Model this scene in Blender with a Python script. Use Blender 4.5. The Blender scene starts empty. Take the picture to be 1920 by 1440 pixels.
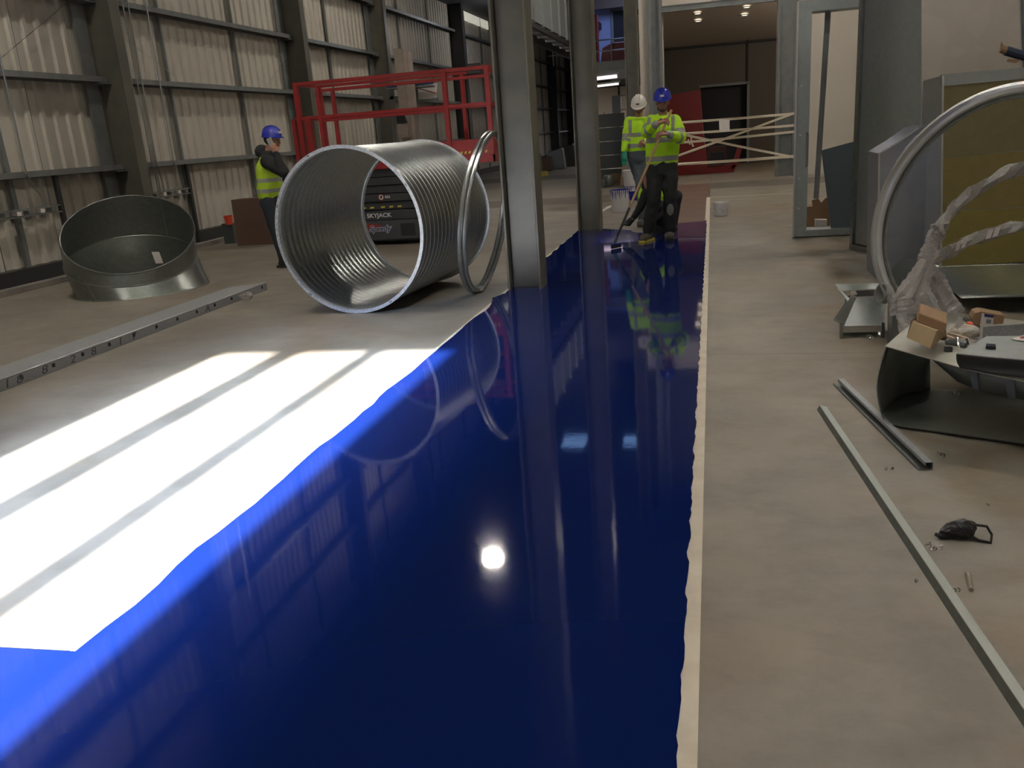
import bpy, bmesh, math, random
import numpy as np
from mathutils import Vector, Matrix, Euler
random.seed(7)
C = bpy.context.scene.collection
SC = bpy.context.scene
PI = math.pi
# ---------------------------------------------------------------- camera
F_PX, CAM_H = 1600.0, 1.45
ROLL = math.radians(4.2)
U2 = np.array([math.cos(ROLL), -math.sin(ROLL)]); D2 = np.array([math.sin(ROLL), math.cos(ROLL)])
_vp = np.array([375.0, -496.0]); _a, _b = _vp @ U2, _vp @ D2
PITCH = math.atan2(-_b, F_PX); YAW = math.atan2(_a, math.hypot(F_PX, _b))
_h = np.array([-math.sin(YAW), math.cos(YAW), 0.0]); RT = np.array([math.cos(YAW), math.sin(YAW), 0.0])
FW = _h * math.cos(PITCH) + np.array([0, 0, -math.sin(PITCH)]); DN = np.cross(FW, RT)
cam_d = bpy.data.cameras.new('camera'); cam = bpy.data.objects.new('camera', cam_d); C.objects.link(cam)
cam_d.sensor_width = 36; cam_d.lens = F_PX / 1920 * 36; cam_d.clip_end = 300; cam_d.clip_start = 0.05
ix = RT * U2[0] + DN * U2[1]
iy = -(RT * D2[0] + DN * D2[1])
# image x axis and y axis in world
ex = RT * math.cos(ROLL) + DN * math.sin(ROLL)
ey = -(-RT * math.sin(ROLL) + DN * math.cos(ROLL))
m = Matrix.Identity(4)
for i in range(3):
    m[i][0], m[i][1], m[i][2] = ex[i], ey[i], -FW[i]
m[2][3] = CAM_H
cam.matrix_world = m
SC.camera = cam
def _ray(px, py):
    v = np.array([px - 960.0, py - 720.0]); a, b = v @ U2, v @ D2
    return FW * F_PX + RT * a + DN * b
# sight lines of the photograph met with a world plane: the place where a thing stands
def gz(px, py, z=0.0):
    v = _ray(px, py); t = (z - CAM_H) / v[2]; p = v * t; return Vector((p[0], p[1], p[2] + CAM_H))
def gy(px, py, Y):
    v = _ray(px, py); p = v * (Y / v[1]); return Vector((p[0], p[1], p[2] + CAM_H))
def gx(px, py, X):
    v = _ray(px, py); p = v * (X / v[0]); return Vector((p[0], p[1], p[2] + CAM_H))
# ---------------------------------------------------------------- world, sun, exposure
w = bpy.data.worlds.new('sky'); SC.world = w; w.use_nodes = True
nt = w.node_tree; bg = nt.nodes['Background']
bg.inputs[0].default_value = (0.42, 0.60, 1.0, 1); bg.inputs[1].default_value = 1.6
SC.view_settings.view_transform = 'Standard'; SC.view_settings.look = 'None'
SC.view_settings.exposure = 0.0; SC.view_settings.gamma = 1.0
SC.view_settings.use_curve_mapping = False
SUN_EL = math.radians(28)
def sun(name, e, ang, col):
    l = bpy.data.lights.new(name, 'SUN'); l.energy = e; l.angle = math.radians(ang); l.color = col
    o = bpy.data.objects.new(name, l); C.objects.link(o)
    d = Vector((0, math.cos(SUN_EL), -math.sin(SUN_EL)))
    o.rotation_euler = d.to_track_quat('-Z', 'Y').to_euler(); o.location = (-2.7, -20, 12)
    return o
sun('sun', 85, 0.5, (1.0, 0.98, 0.97))
sun('bloom_fill_sun', 14, 3.6, (0.66, 0.84, 1.0))  # added wide sun lamp standing in for camera bloom beside the sun patch
sun('wide_fill_sun', 24, 10.0, (0.50, 0.66, 1.0))  # added wider bluish sun lamp, spreads a soft haze around the patch
def lamp(name, loc, e, size, col=(1, 0.93, 0.82), shape='DISK', sy=None, rot=(0, 0, 0)):
    l = bpy.data.lights.new(name, 'AREA'); l.energy = e; l.size = size; l.shape = shape; l.color = col
    if sy: l.size_y = sy
    o = bpy.data.objects.new(name, l); C.objects.link(o); o.location = loc; o.rotation_euler = rot
    return o
# ---------------------------------------------------------------- materials
def mat(name, col, rough=0.5, metal=0.0, col2=None, scale=8.0, bump=0.0, bscale=60.0, coat=0.0, emit=None, es=0.0,
        detail=5.0, rvar=0.0, ramp=(0.35, 0.65), spec=0.5, stretch=None, alpha=None, aniso=None, voron=False):
    m = bpy.data.materials.new(name); m.use_nodes = True; nt = m.node_tree; N = nt.nodes; L = nt.links
    b = N['Principled BSDF']
    b.inputs['Base Color'].default_value = (*col, 1); b.inputs['Roughness'].default_value = rough
    b.inputs['Metallic'].default_value = metal; b.inputs['Specular IOR Level'].default_value = spec
    if coat: b.inputs['Coat Weight'].default_value = coat; b.inputs['Coat Roughness'].default_value = 0.03
    if emit: b.inputs['Emission Color'].default_value = (*emit, 1); b.inputs['Emission Strength'].default_value = es
    tc = N.new('ShaderNodeTexCoord'); src = tc.outputs['Object']
    if stretch:
        mp = N.new('ShaderNodeMapping'); mp.inputs['Scale'].default_value = stretch; L.new(src, mp.inputs[0]); src = mp.outputs[0]
    if col2 is not None or rvar:
        if voron:
            nz = N.new('ShaderNodeTexVoronoi'); nz.inputs['Scale'].default_value = scale; nz.inputs['Randomness'].default_value = 1.0; o = nz.outputs['Color']
            sp = N.new('ShaderNodeSeparateColor'); L.new(o, sp.inputs[0]); o = sp.outputs[0]
        else:
            nz = N.new('ShaderNodeTexNoise'); nz.inputs['Scale'].default_value = scale; nz.inputs['Detail'].default_value = detail; o = nz.outputs['Fac']
        L.new(src, nz.inputs['Vector'])
        if col2 is not None:
            cr = N.new('ShaderNodeValToRGB'); cr.color_ramp.elements[0].position = ramp[0]; cr.color_ramp.elements[1].position = ramp[1]
            cr.color_ramp.elements[0].color = (*col, 1); cr.color_ramp.elements[1].color = (*col2, 1)
            L.new(o, cr.inputs[0]); L.new(cr.outputs[0], b.inputs['Base Color'])
        if rvar:
            mr = N.new('ShaderNodeMapRange'); mr.inputs['To Min'].default_value = rough - rvar; mr.inputs['To Max'].default_value = rough + rvar
            L.new(o, mr.inputs[0]); L.new(mr.outputs[0], b.inputs['Roughness'])
    if bump:
        n2 = N.new('ShaderNodeTexNoise'); n2.inputs['Scale'].default_value = bscale; n2.inputs['Detail'].default_value = 4; L.new(src, n2.inputs['Vector'])
        bp = N.new('ShaderNodeBump'); bp.inputs['Strength'].default_value = bump; bp.inputs['Distance'].default_value = 0.02
        L.new(n2.outputs['Fac'], bp.inputs['Height']); L.new(bp.outputs[0], b.inputs['Normal'])
    if alpha is not None: b.inputs['Alpha'].default_value = alpha
    return m
M = {}
M['concrete'] = mat('concrete', (0.180, 0.161, 0.134), 0.5, col2=(0.262, 0.236, 0.197), scale=1.3, detail=9, bump=0.06, bscale=18, rvar=0.12)
def dusty_concrete():
    m = M['concrete']; nt = m.node_tree; N = nt.nodes; L = nt.links; b = N['Principled BSDF']
    base = b.inputs['Base Color'].links[0].from_socket
    tc = N.new('ShaderNodeTexCoord')
    # brown dust and drag stains
    n1 = N.new('ShaderNodeTexNoise'); n1.inputs['Scale'].default_value = 0.55; n1.inputs['Detail'].default_value = 7; n1.inputs['Distortion'].default_value = 0.8
    r1 = N.new('ShaderNodeValToRGB'); r1.color_ramp.elements[0].position = 0.5; r1.color_ramp.elements[1].position = 0.72
    mx = N.new('ShaderNodeMix'); mx.data_type = 'RGBA'; mx.blend_type = 'MULTIPLY'; mx.inputs[7].default_value = (0.88, 0.76, 0.62, 1)
    L.new(tc.outputs['Object'], n1.inputs['Vector']); L.new(n1.outputs['Fac'], r1.inputs[0]); L.new(r1.outputs[0], mx.inputs[0]); L.new(base, mx.inputs[6])
    # fine dark specks and trowel marks
    n2 = N.new('ShaderNodeTexNoise'); n2.inputs['Scale'].default_value = 3.2; n2.inputs['Detail'].default_value = 10; n2.inputs['Roughness'].default_value = 0.7
    r2 = N.new('ShaderNodeValToRGB'); r2.color_ramp.elements[0].position = 0.3; r2.color_ramp.elements[0].color = (0.72, 0.72, 0.72, 1); r2.color_ramp.elements[1].position = 0.55; r2.color_ramp.elements[1].color = (1, 1, 1, 1)
    mp = N.new('ShaderNodeMapping'); mp.inputs['Scale'].default_value = (0.8, 1.1, 1)
    L.new(tc.outputs['Object'], mp.inputs[0]); L.new(mp.outputs[0], n2.inputs['Vector']); L.new(n2.outputs['Fac'], r2.inputs[0])
    m2 = N.new('ShaderNodeMix'); m2.data_type = 'RGBA'; m2.blend_type = 'MULTIPLY'; m2.inputs[0].default_value = 0.9
    L.new(mx.outputs[2], m2.inputs[6]); L.new(r2.outputs[0], m2.inputs[7])
    # brown dust swept together on the right-hand floor around the loose steel
    sx = N.new('ShaderNodeSeparateXYZ'); L.new(tc.outputs['Object'], sx.inputs[0])
    mr = N.new('ShaderNodeMapRange'); mr.inputs['From Min'].default_value = 0.35; mr.inputs['From Max'].default_value = 1.0; L.new(sx.outputs[0], mr.inputs[0])
    n3 = N.new('ShaderNodeTexNoise'); n3.inputs['Scale'].default_value = 2.1; n3.inputs['Detail'].default_value = 6; n3.inputs['Distortion'].default_value = 1.0; L.new(tc.outputs['Object'], n3.inputs['Vector'])
    r3 = N.new('ShaderNodeValToRGB'); r3.color_ramp.elements[0].position = 0.42; r3.color_ramp.elements[1].position = 0.7; L.new(n3.outputs['Fac'], r3.inputs[0])
    mu = N.new('ShaderNodeMath'); mu.operation = 'MULTIPLY'; L.new(mr.outputs[0], mu.inputs[0]); L.new(r3.outputs[0], mu.inputs[1])
    m3 = N.new('ShaderNodeMix'); m3.data_type = 'RGBA'; m3.blend_type = 'MULTIPLY'; m3.inputs[7].default_value = (0.86, 0.70, 0.52, 1)
    L.new(mu.outputs[0], m3.inputs[0]); L.new(m2.outputs[2], m3.inputs[6]); L.new(m3.outputs[2], b.inputs['Base Color'])
dusty_concrete()
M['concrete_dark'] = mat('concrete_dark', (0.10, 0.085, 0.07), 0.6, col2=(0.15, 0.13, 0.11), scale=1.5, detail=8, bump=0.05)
M['concrete_brown'] = mat('concrete_brown', (0.115, 0.066, 0.05), 0.45, col2=(0.17, 0.105, 0.08), scale=2.0, detail=9, stretch=(0.6, 2.0, 1), bump=0.04)
M['concrete_primed'] = mat('concrete_primed', (0.15, 0.128, 0.11), 0.5, col2=(0.21, 0.18, 0.15), scale=2.0, detail=9, bump=0.04)
M['kerb'] = mat('kerb', (0.22, 0.20, 0.17), 0.8, col2=(0.13, 0.12, 0.11), scale=3, detail=8, bump=0.15)
M['paint'] = mat('wet_blue_paint', (0.0035, 0.0115, 0.078), 0.045, bump=0.035, bscale=2.2, spec=0.55)
M['paint_purple'] = mat('thin_purple_paint', (0.05, 0.012, 0.09), 0.10, col2=(0.13, 0.09, 0.17), scale=3, stretch=(0.7, 5, 1), detail=6, bump=0.12, bscale=9)
M['paint_thin'] = mat('thin_blue_paint', (0.004, 0.01, 0.2), 0.10, col2=(0.05, 0.055, 0.2), scale=3, stretch=(0.7, 5, 1), detail=6, bump=0.12, bscale=9, ramp=(0.5, 0.75))
M['tape'] = mat('masking_tape', (0.58, 0.52, 0.42), 0.6, col2=(0.50, 0.44, 0.35), scale=9)
M['tape_white'] = mat('barrier_tape', (0.62, 0.55, 0.43), 0.5)
M['paper'] = mat('paper', (0.62, 0.58, 0.55), 0.7)
M['cladding'] = mat('cladding', (0.47, 0.44, 0.375), 0.55, col2=(0.41, 0.385, 0.33), scale=2.5)
M['cladding_blue'] = mat('cladding_blue', (0.16, 0.18, 0.19), 0.6)
M['steel_olive'] = mat('painted_steel', (0.112, 0.104, 0.078), 0.42, col2=(0.078, 0.075, 0.062), scale=3, detail=6, rvar=0.08)
M['steel_dark'] = mat('dark_steel', (0.022, 0.023, 0.023), 0.5)
M['steel_grey'] = mat('grey_steel_rail', (0.20, 0.21, 0.205), 0.42, metal=0.35, col2=(0.16, 0.17, 0.17), scale=5)
M['roof'] = mat('roof_deck', (0.03, 0.031, 0.034), 0.7)
def galv(name, c1, c2, rough, sc=35):
    return mat(name, c1, rough, metal=0.92, col2=c2, scale=sc, voron=True, ramp=(0, 1), bump=0.03, bscale=2.5)
M['galv'] = galv('galvanised_steel', (0.33, 0.35, 0.345), (0.39, 0.41, 0.405), 0.33)
M['galv_soft'] = mat('galvanised_sheet', (0.30, 0.33, 0.33), 0.44, metal=0.5, col2=(0.33, 0.36, 0.357), scale=22, voron=True, ramp=(0, 1))
M['galv_dull'] = mat('galvanised_dull', (0.20, 0.215, 0.20), 0.32, metal=0.8, col2=(0.23, 0.245, 0.23), scale=28, voron=True, ramp=(0, 1), bump=0.03, bscale=2.5)
M['galv_bright'] = mat('galvanised_bright', (0.68, 0.69, 0.69), 0.29, metal=0.9, col2=(0.72, 0.73, 0.73), scale=12)
M['galv_rim'] = mat('galvanised_rim', (0.62, 0.65, 0.68), 0.42, metal=0.6, col2=(0.40, 0.43, 0.47), scale=60, detail=3)
M['galv_shell'] = mat('galvanised_shell', (0.155, 0.17, 0.16), 0.34, metal=0.5, col2=(0.175, 0.19, 0.18), scale=28, voron=True, ramp=(0, 1), bump=0.03, bscale=2.5)
M['galv_reflection'] = galv('yellow_reflection_sheet', (0.33, 0.29, 0.13), (0.36, 0.315, 0.145), 0.36, 18)  # yellow reflection put into the base colour of galvanised sheet
M['galv_beam'] = mat('galvanised_beam', (0.26, 0.27, 0.29), 0.5, metal=0.35, col2=(0.33, 0.34, 0.36), scale=90, bump=0.05, bscale=200)
M['black_slot'] = mat('dark_slot', (0.02, 0.02, 0.025), 0.8)
M['red'] = mat('red_paint', (0.30, 0.022, 0.022), 0.4, col2=(0.23, 0.018, 0.018), scale=8)
M['red_dark'] = mat('red_panel', (0.20, 0.010, 0.010), 0.45)
M['lift_black'] = mat('lift_black', (0.035, 0.038, 0.04), 0.42, col2=(0.045, 0.048, 0.05), scale=3)
M['lift_body'] = mat('lift_body', (0.055, 0.06, 0.065), 0.45)
M['rubber'] = mat('rubber', (0.015, 0.015, 0.015), 0.8)
M['yellow_mark'] = mat('yellow_mark', (0.60, 0.50, 0.06), 0.5)
M['white'] = mat('white_plastic', (0.72, 0.71, 0.69), 0.4)
M['bucket'] = mat('bucket_white', (0.55, 0.55, 0.57), 0.4)
M['blue_smear'] = mat('blue_smear', (0.01, 0.015, 0.22), 0.15)
M['lettering'] = mat('lettering_white', (0.66, 0.66, 0.66), 0.5)
M['lettering_blue'] = mat('lettering_navy', (0.02, 0.02, 0.10), 0.5)
M['pen'] = mat('marker_ink', (0.08, 0.085, 0.10), 0.7)
M['card'] = mat('cardboard', (0.27, 0.17, 0.095), 0.8, col2=(0.23, 0.145, 0.08), scale=6)
M['card_light'] = mat('cardboard_light', (0.40, 0.30, 0.17), 0.8, col2=(0.34, 0.25, 0.14), scale=8)
M['card_dark'] = mat('cardboard_dark', (0.115, 0.068, 0.05), 0.85)
M['wood'] = mat('wood_pole', (0.46, 0.30, 0.15), 0.5, col2=(0.38, 0.24, 0.11), scale=10, stretch=(8, 8, 1))
M['ply'] = mat('plywood', (0.20, 0.145, 0.09), 0.7)
M['wall_white'] = mat('white_wall', (0.50, 0.455, 0.395), 0.6, col2=(0.47, 0.43, 0.37), scale=1.5)
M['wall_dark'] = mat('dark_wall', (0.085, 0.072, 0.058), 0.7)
M['ceil_beige'] = mat('beige_ceiling', (0.34, 0.29, 0.24), 0.7)
M['hiviz'] = mat('hiviz_yellow', (0.46, 0.80, 0.015), 0.75, col2=(0.40, 0.72, 0.01), scale=14, bump=0.5, bscale=14)
M['reflect'] = mat('reflective_band', (0.24, 0.25, 0.22), 0.45)
M['black_cloth'] = mat('black_cloth', (0.014, 0.015, 0.016), 0.85, bump=0.5, bscale=14)
M['work_trousers'] = mat('work_trousers', (0.012, 0.013, 0.013), 0.85, col2=(0.035, 0.038, 0.038), scale=7, detail=8, ramp=(0.5, 0.85), bump=0.6, bscale=12)
M['jeans'] = mat('jeans', (0.07, 0.09, 0.11), 0.85, col2=(0.12, 0.14, 0.16), scale=8, bump=0.4, bscale=12)
M['dark_jeans'] = mat('dark_jeans', (0.018, 0.024, 0.035), 0.85, bump=0.4, bscale=12)
M['skin'] = mat('skin', (0.35, 0.175, 0.115), 0.5)
M['beard'] = mat('beard_hair', (0.055, 0.032, 0.02), 0.8)
M['hair'] = mat('dark_hair', (0.015, 0.011, 0.009), 0.7)
M['eye'] = mat('eye_dark', (0.02, 0.015, 0.012), 0.3)
M['lip'] = mat('lip', (0.25, 0.09, 0.07), 0.5)
M['helmet_blue'] = mat('helmet_blue', (0.018, 0.03, 0.36), 0.18, coat=0.5)
M['helmet_white'] = mat('helmet_white', (0.72, 0.67, 0.62), 0.3)
M['green_glove'] = mat('green_glove', (0.0, 0.19, 0.12), 0.5)
M['black_glove'] = mat('black_glove', (0.012, 0.012, 0.013), 0.5)
M['boot'] = mat('dusty_boot', (0.10, 0.085, 0.06), 0.8, col2=(0.04, 0.035, 0.03), scale=12)
M['phone'] = mat('phone', (0.35, 0.33, 0.31), 0.3)
M['plastic_wrap'] = mat('plastic_wrap', (0.36, 0.34, 0.325), 0.25, bump=0.8, bscale=25, alpha=0.6, spec=0.9)
M['black_plastic'] = mat('black_plastic_bag', (0.010, 0.010, 0.011), 0.28, bump=0.5, bscale=30)
M['chrome'] = mat('bright_metal', (0.8, 0.8, 0.78), 0.12, metal=1.0)
M['zinc'] = mat('zinc_bolt', (0.42, 0.38, 0.30), 0.4, metal=0.8)
M['lamp_on'] = mat('lamp_on', (1, 1, 1), 0.5, emit=(1.0, 0.96, 0.90), es=60)
M['tube_on'] = mat('tube_on', (1, 1, 1), 0.5, emit=(1.0, 0.80, 1.0), es=1.7)
M['tube_on2'] = mat('tube_on_white', (1, 1, 1), 0.5, emit=(1.0, 0.95, 0.85), es=1.2)
M['down_on'] = mat('downlight_on', (1, 1, 1), 0.5, emit=(1.0, 0.9, 0.72), es=5)
M['day'] = mat('daylit_panel', (1, 1, 1), 0.5, emit=(0.9, 0.95, 1.0), es=1.6)
M['skylight'] = mat('rooflight_panel', (1, 1, 1), 0.5, emit=(0.25, 0.5, 1.0), es=1.6)
M['strip_day'] = mat('deck_end_light', (0.8, 0.8, 0.7), 0.5, emit=(1.0, 0.97, 0.82), es=0.35)  # glow standing in for light through the deck ends
M['wall_blue'] = mat('blue_lit_wall', (0.30, 0.36, 0.62), 0.6)
M['grey_cab'] = mat('grey_cabinet', (0.17, 0.19, 0.20), 0.5)
M['grey_sheet'] = mat('dark_grey_sheet', (0.075, 0.085, 0.088), 0.4, metal=0.2)
M['grey_sheet2'] = mat('blue_grey_sheet', (0.12, 0.155, 0.17), 0.45, metal=0.5)
M['orange'] = mat('orange_plastic', (0.75, 0.08, 0.03), 0.5)
M['blue_crate'] = mat('blue_crate', (0.015, 0.04, 0.17), 0.5)
M['foam'] = mat('pinkish_board', (0.34, 0.28, 0.25), 0.7, col2=(0.28, 0.23, 0.20), scale=4)
# ---------------------------------------------------------------- mesh helpers
class MB:
    def __init__(s): s.v = []; s.f = []; s.mi = []
    def add(s, vs, fs, mi=0):
        b = len(s.v); s.v += [tuple(v) for v in vs]; s.f += [tuple(b + i for i in f) for f in fs]; s.mi += [mi] * len(fs); return s
    def box(s, lo, hi, mi=0, T=None):
        x0, y0, z0 = lo; x1, y1, z1 = hi
        vs = [(x0, y0, z0), (x1, y0, z0), (x1, y1, z0), (x0, y1, z0), (x0, y0, z1), (x1, y0, z1), (x1, y1, z1), (x0, y1, z1)]
        if T is not None: vs = [T @ Vector(v) for v in vs]
        return s.add(vs, [(0, 3, 2, 1), (4, 5, 6, 7), (0, 1, 5, 4), (1, 2, 6, 5), (2, 3, 7, 6), (3, 0, 4, 7)], mi)
    def cbox(s, c, size, rot=(0, 0, 0), mi=0):
        T = Matrix.Translation(Vector(c)) @ Euler(rot).to_matrix().to_4x4(); h = [q / 2 for q in size]
        return s.box([-q for q in h], h, mi, T)
    def bar(s, a, b, w, h, up=(0, 0, 1), mi=0):
        a = Vector(a); b = Vector(b); d = (b - a); L = d.length; d.normalize(); up = Vector(up)
        if abs(d.dot(up)) > 0.98: up = Vector((0, 1, 0))
        sx = d.cross(up).normalized(); uz = sx.cross(d).normalized(); vs = []
        for p in (a, b):
            for i, j in ((-1, -1), (1, -1), (1, 1), (-1, 1)): vs.append(p + sx * (i * w / 2) + uz * (j * h / 2))
        return s.add(vs, [(0, 3, 2, 1), (4, 5, 6, 7), (0, 1, 5, 4), (1, 2, 6, 5), (2, 3, 7, 6), (3, 0, 4, 7)], mi)
    def tube(s, pts, r, n=10, cap=True, closed=False, mi=0):
        pts = [Vector(p) for p in pts]; k = len(pts); rs = r if isinstance(r, (list, tuple)) else [r] * k
        ring = []; nrm = None
        for i, p in enumerate(pts):
            if closed: t = pts[(i + 1) % k] - pts[i - 1]
            else: t = pts[min(i + 1, k - 1)] - pts[max(i - 1, 0)]
            t.normalize()
            if nrm is None:
                nrm = t.cross(Vector((0, 0, 1)));
                if nrm.length < 0.1: nrm = t.cross(Vector((1, 0, 0)))
            nrm = (nrm - t * nrm.dot(t)).normalized(); bi = t.cross(nrm)
            ring.append([p + (nrm * math.cos(a) + bi * math.sin(a)) * rs[i] for a in [2 * PI * j / n for j in range(n)]])
        vs = [v for q in ring for v in q]; fs = []
        for i in range(k if closed else k - 1):
            i2 = (i + 1) % k
            for j in range(n): fs.append((i * n + j, i * n + (j + 1) % n, i2 * n + (j + 1) % n, i2 * n + j))
        if cap and not closed: fs += [tuple(range(n))[::-1], tuple((k - 1) * n + j for j in range(n))]
        return s.add(vs, fs, mi)
    def lathe(s, prof, n=64, T=None, mi=0, a0=0, a1=2 * PI):
        full = abs(a1 - a0 - 2 * PI) < 1e-6; m_ = n if full else n + 1; vs = []
        for r, z in prof:
            for j in range(m_):
                a = a0 + (a1 - a0) * j / n; vs.append(Vector((r * math.cos(a), r * math.sin(a), z)))
        if T is not None: vs = [T @ v for v in vs]
        fs = []
        for i in range(len(prof) - 1):
            for j in range(n):
                j2 = (j + 1) % m_; fs.append((i * m_ + j, i * m_ + j2, (i + 1) * m_ + j2, (i + 1) * m_ + j))
        return s.add(vs, fs, mi)
    def slab(s, poly, d, mi=0):
        """closed prism: polygon of 3-D points pushed along d"""
        n = len(poly); d = Vector(d); vs = [Vector(p) for p in poly] + [Vector(p) + d for p in poly]
        return s.add(vs, [tuple(range(n))[::-1], tuple(range(n, 2 * n))] + [(i, (i + 1) % n, n + (i + 1) % n, n + i) for i in range(n)], mi)
def loc_of(o):
    p = Vector((0, 0, 0))
    while o is not None: p += o.location; o = o.parent
    return p
def smooth(me, ang=35):
    bm = bmesh.new(); bm.from_mesh(me); lim = math.radians(ang)
    for f in bm.faces: f.smooth = True
    for e in bm.edges:
        if len(e.link_faces) == 2 and e.calc_face_angle(0) > lim: e.smooth = False
    bm.to_mesh(me); bm.free()
def obj(name, mb, mats, parent=None, sm=False, bevel=0, fixn=True):
    me = bpy.data.meshes.new(name); off = loc_of(parent) if parent else Vector((0, 0, 0))
    vs = [tuple(Vector(v) - off) for v in mb.v]
    me.from_pydata(vs, [], mb.f); me.validate(); me.update()
    if not isinstance(mats, (list, tuple)): mats = [mats]
    for q in mats: me.materials.append(q)
    if len(mats) > 1 and len(me.polygons) == len(mb.mi): me.polygons.foreach_set('material_index', mb.mi)
    if fixn:
        bm = bmesh.new(); bm.from_mesh(me); bmesh.ops.recalc_face_normals(bm, faces=bm.faces); bm.to_mesh(me); bm.free()
    if sm: smooth(me)
    o = bpy.data.objects.new(name, me); C.objects.link(o)
    if parent: o.parent = parent
    if bevel:
        b = o.modifiers.new('bevel', 'BEVEL'); b.width = bevel; b.segments = 1; b.limit_method = 'ANGLE'
    return o
def tag(o, label, cat, group=None, kind=None):
    if label: o['label'] = label
    if cat: o['category'] = cat
    if group: o['group'] = group
    if kind: o['kind'] = kind
    return o
def thing(name, label, cat, loc=(0, 0, 0), group=None):
    o = bpy.data.objects.new(name, None); C.objects.link(o); o.location = loc; o.empty_display_size = 0.2
    return tag(o, label, cat, group)
def struct(name, mb, m_, parent=None, **k):
    o = obj(name, mb, m_, parent, **k)
    if parent is None: o['kind'] = 'structure'
    return o
def text(s, size, mtl, parent, origin, xdir, ydir, name='lettering', thick=0.0008, bold=0.0, shear=0.0, sx=1.0):
    cu = bpy.data.curves.new('t', 'FONT'); cu.body = s; cu.size = size; cu.extrude = thick; cu.offset = bold; cu.shear = shear; cu.resolution_u = 3
    t = bpy.data.objects.new('t', cu); C.objects.link(t)
    bpy.context.view_layer.update()
    me = bpy.data.meshes.new_from_object(t.evaluated_get(bpy.context.evaluated_depsgraph_get()))
    bpy.data.objects.remove(t); bpy.data.curves.remove(cu)
    x = Vector(xdir).normalized(); y = Vector(ydir).normalized(); z = x.cross(y)
    R = Matrix((x * sx, y, z)).transposed().to_4x4(); R.translation = Vector(origin) - loc_of(parent)
    me.transform(R); me.materials.clear(); me.materials.append(mtl)
    o = bpy.data.objects.new(name, me); C.objects.link(o); o.parent = parent
    return o
def axis_T(c, ax):
    T = Vector(ax).normalized().to_track_quat('Z', 'Y').to_matrix().to_4x4(); T.translation = Vector(c); return T
def copy_thing(root, loc, label=None, rotz=0):
    r = root.copy(); C.objects.link(r); r.location = loc; r.rotation_euler.z = rotz
    if label: r['label'] = label
    for ch in list(root.children):
        c = ch.copy(); C.objects.link(c); c.parent = r
        for g in ch.children:
            d = g.copy(); C.objects.link(d); d.parent = c
    return r
# ================================================================ SETTING
XW, XR, YB, YE, ZR = -8.6, 9.0, -6.0, 60.0, 9.0
XS0, XS1 = -1.93, -0.04        # painted strip between masking tapes
fl = struct('floor', MB().box((XW, YB, -0.30), (XR, YE, -0.02)), M['concrete_dark'])
def slab(x0, x1, y0, y1, mt): 
    g = 0.003
    return obj('slab', MB().box((x0 + g, y0 + g, -0.06), (x1 - g, y1 - g, 0.0)), mt, fl)
slab(XW, XR, YB, 5.46, M['concrete'])
slab(XW, XS0, 5.46, 17.6, M['concrete']); slab(XS1, XR, 5.46, 19.6, M['concrete']); slab(XS0, XS1, 5.46, 12.0, M['concrete'])
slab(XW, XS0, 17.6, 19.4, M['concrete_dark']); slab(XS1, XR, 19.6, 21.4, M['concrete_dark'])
slab(XS0, -0.95, 12.0, 21.4, M['concrete_primed']); slab(-0.95, XS1, 12.0, 21.4, M['concrete_brown'])
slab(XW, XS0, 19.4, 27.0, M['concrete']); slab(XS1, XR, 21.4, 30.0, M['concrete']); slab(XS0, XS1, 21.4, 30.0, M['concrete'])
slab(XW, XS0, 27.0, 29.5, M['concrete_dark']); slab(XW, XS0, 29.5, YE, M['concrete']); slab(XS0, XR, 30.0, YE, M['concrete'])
# kerb along left wall
kb = MB().box((-8.6, YB, 0), (-8.3, 9.2, 0.16)).box((-8.6, 9.2, 0), (-8.3, 60, 0.10))
struct('trim_1', MB().box((-8.6, YB, 0.0), (-8.28, YE, 0.07)), M['kerb'])
struct('baseboard_left', MB().box((-8.6, YB, 0.07), (-8.45, YE, 0.25)), M['steel_dark'])
# ---- left wall: corrugated cladding sheets
wl = struct('wall_left', MB().box((XW - 0.25, YB, -0.3), (XW - 0.06, YE, ZR)), M['wall_dark'])
def clad_sheet(y0, y1, pitch=0.225):
    mb = MB(); pr = []; y = y0
    n = max(1, round((y1 - y0) / pitch)); p = (y1 - y0) / n
    for i in range(n):
        a = y0 + i * p; pr += [(a, -0.035), (a + p * 0.52, -0.035), (a + p * 0.64, 0), (a + p * 0.88, 0)]
    pr.append((y1, -0.035)); vs = []; 
    for yy, dx in pr:
        vs += [(XW + dx, yy, 0.25), (XW + dx, yy, ZR)]
    fs = [(2 * i, 2 * i + 1, 2 * i + 3, 2 * i + 2) for i in range(len(pr) - 1)]
    return mb.add(vs, fs)
proto = obj('cladding_panel', clad_sheet(0.01, 0.99), M['cladding'], wl)
for k in range(-6, 60):
    if k == 0: continue
    c = proto.copy(); C.objects.link(c); c.parent = wl; c.location = (0, k, 0)
    if k in (24, 25, 26, 27): pass
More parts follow.
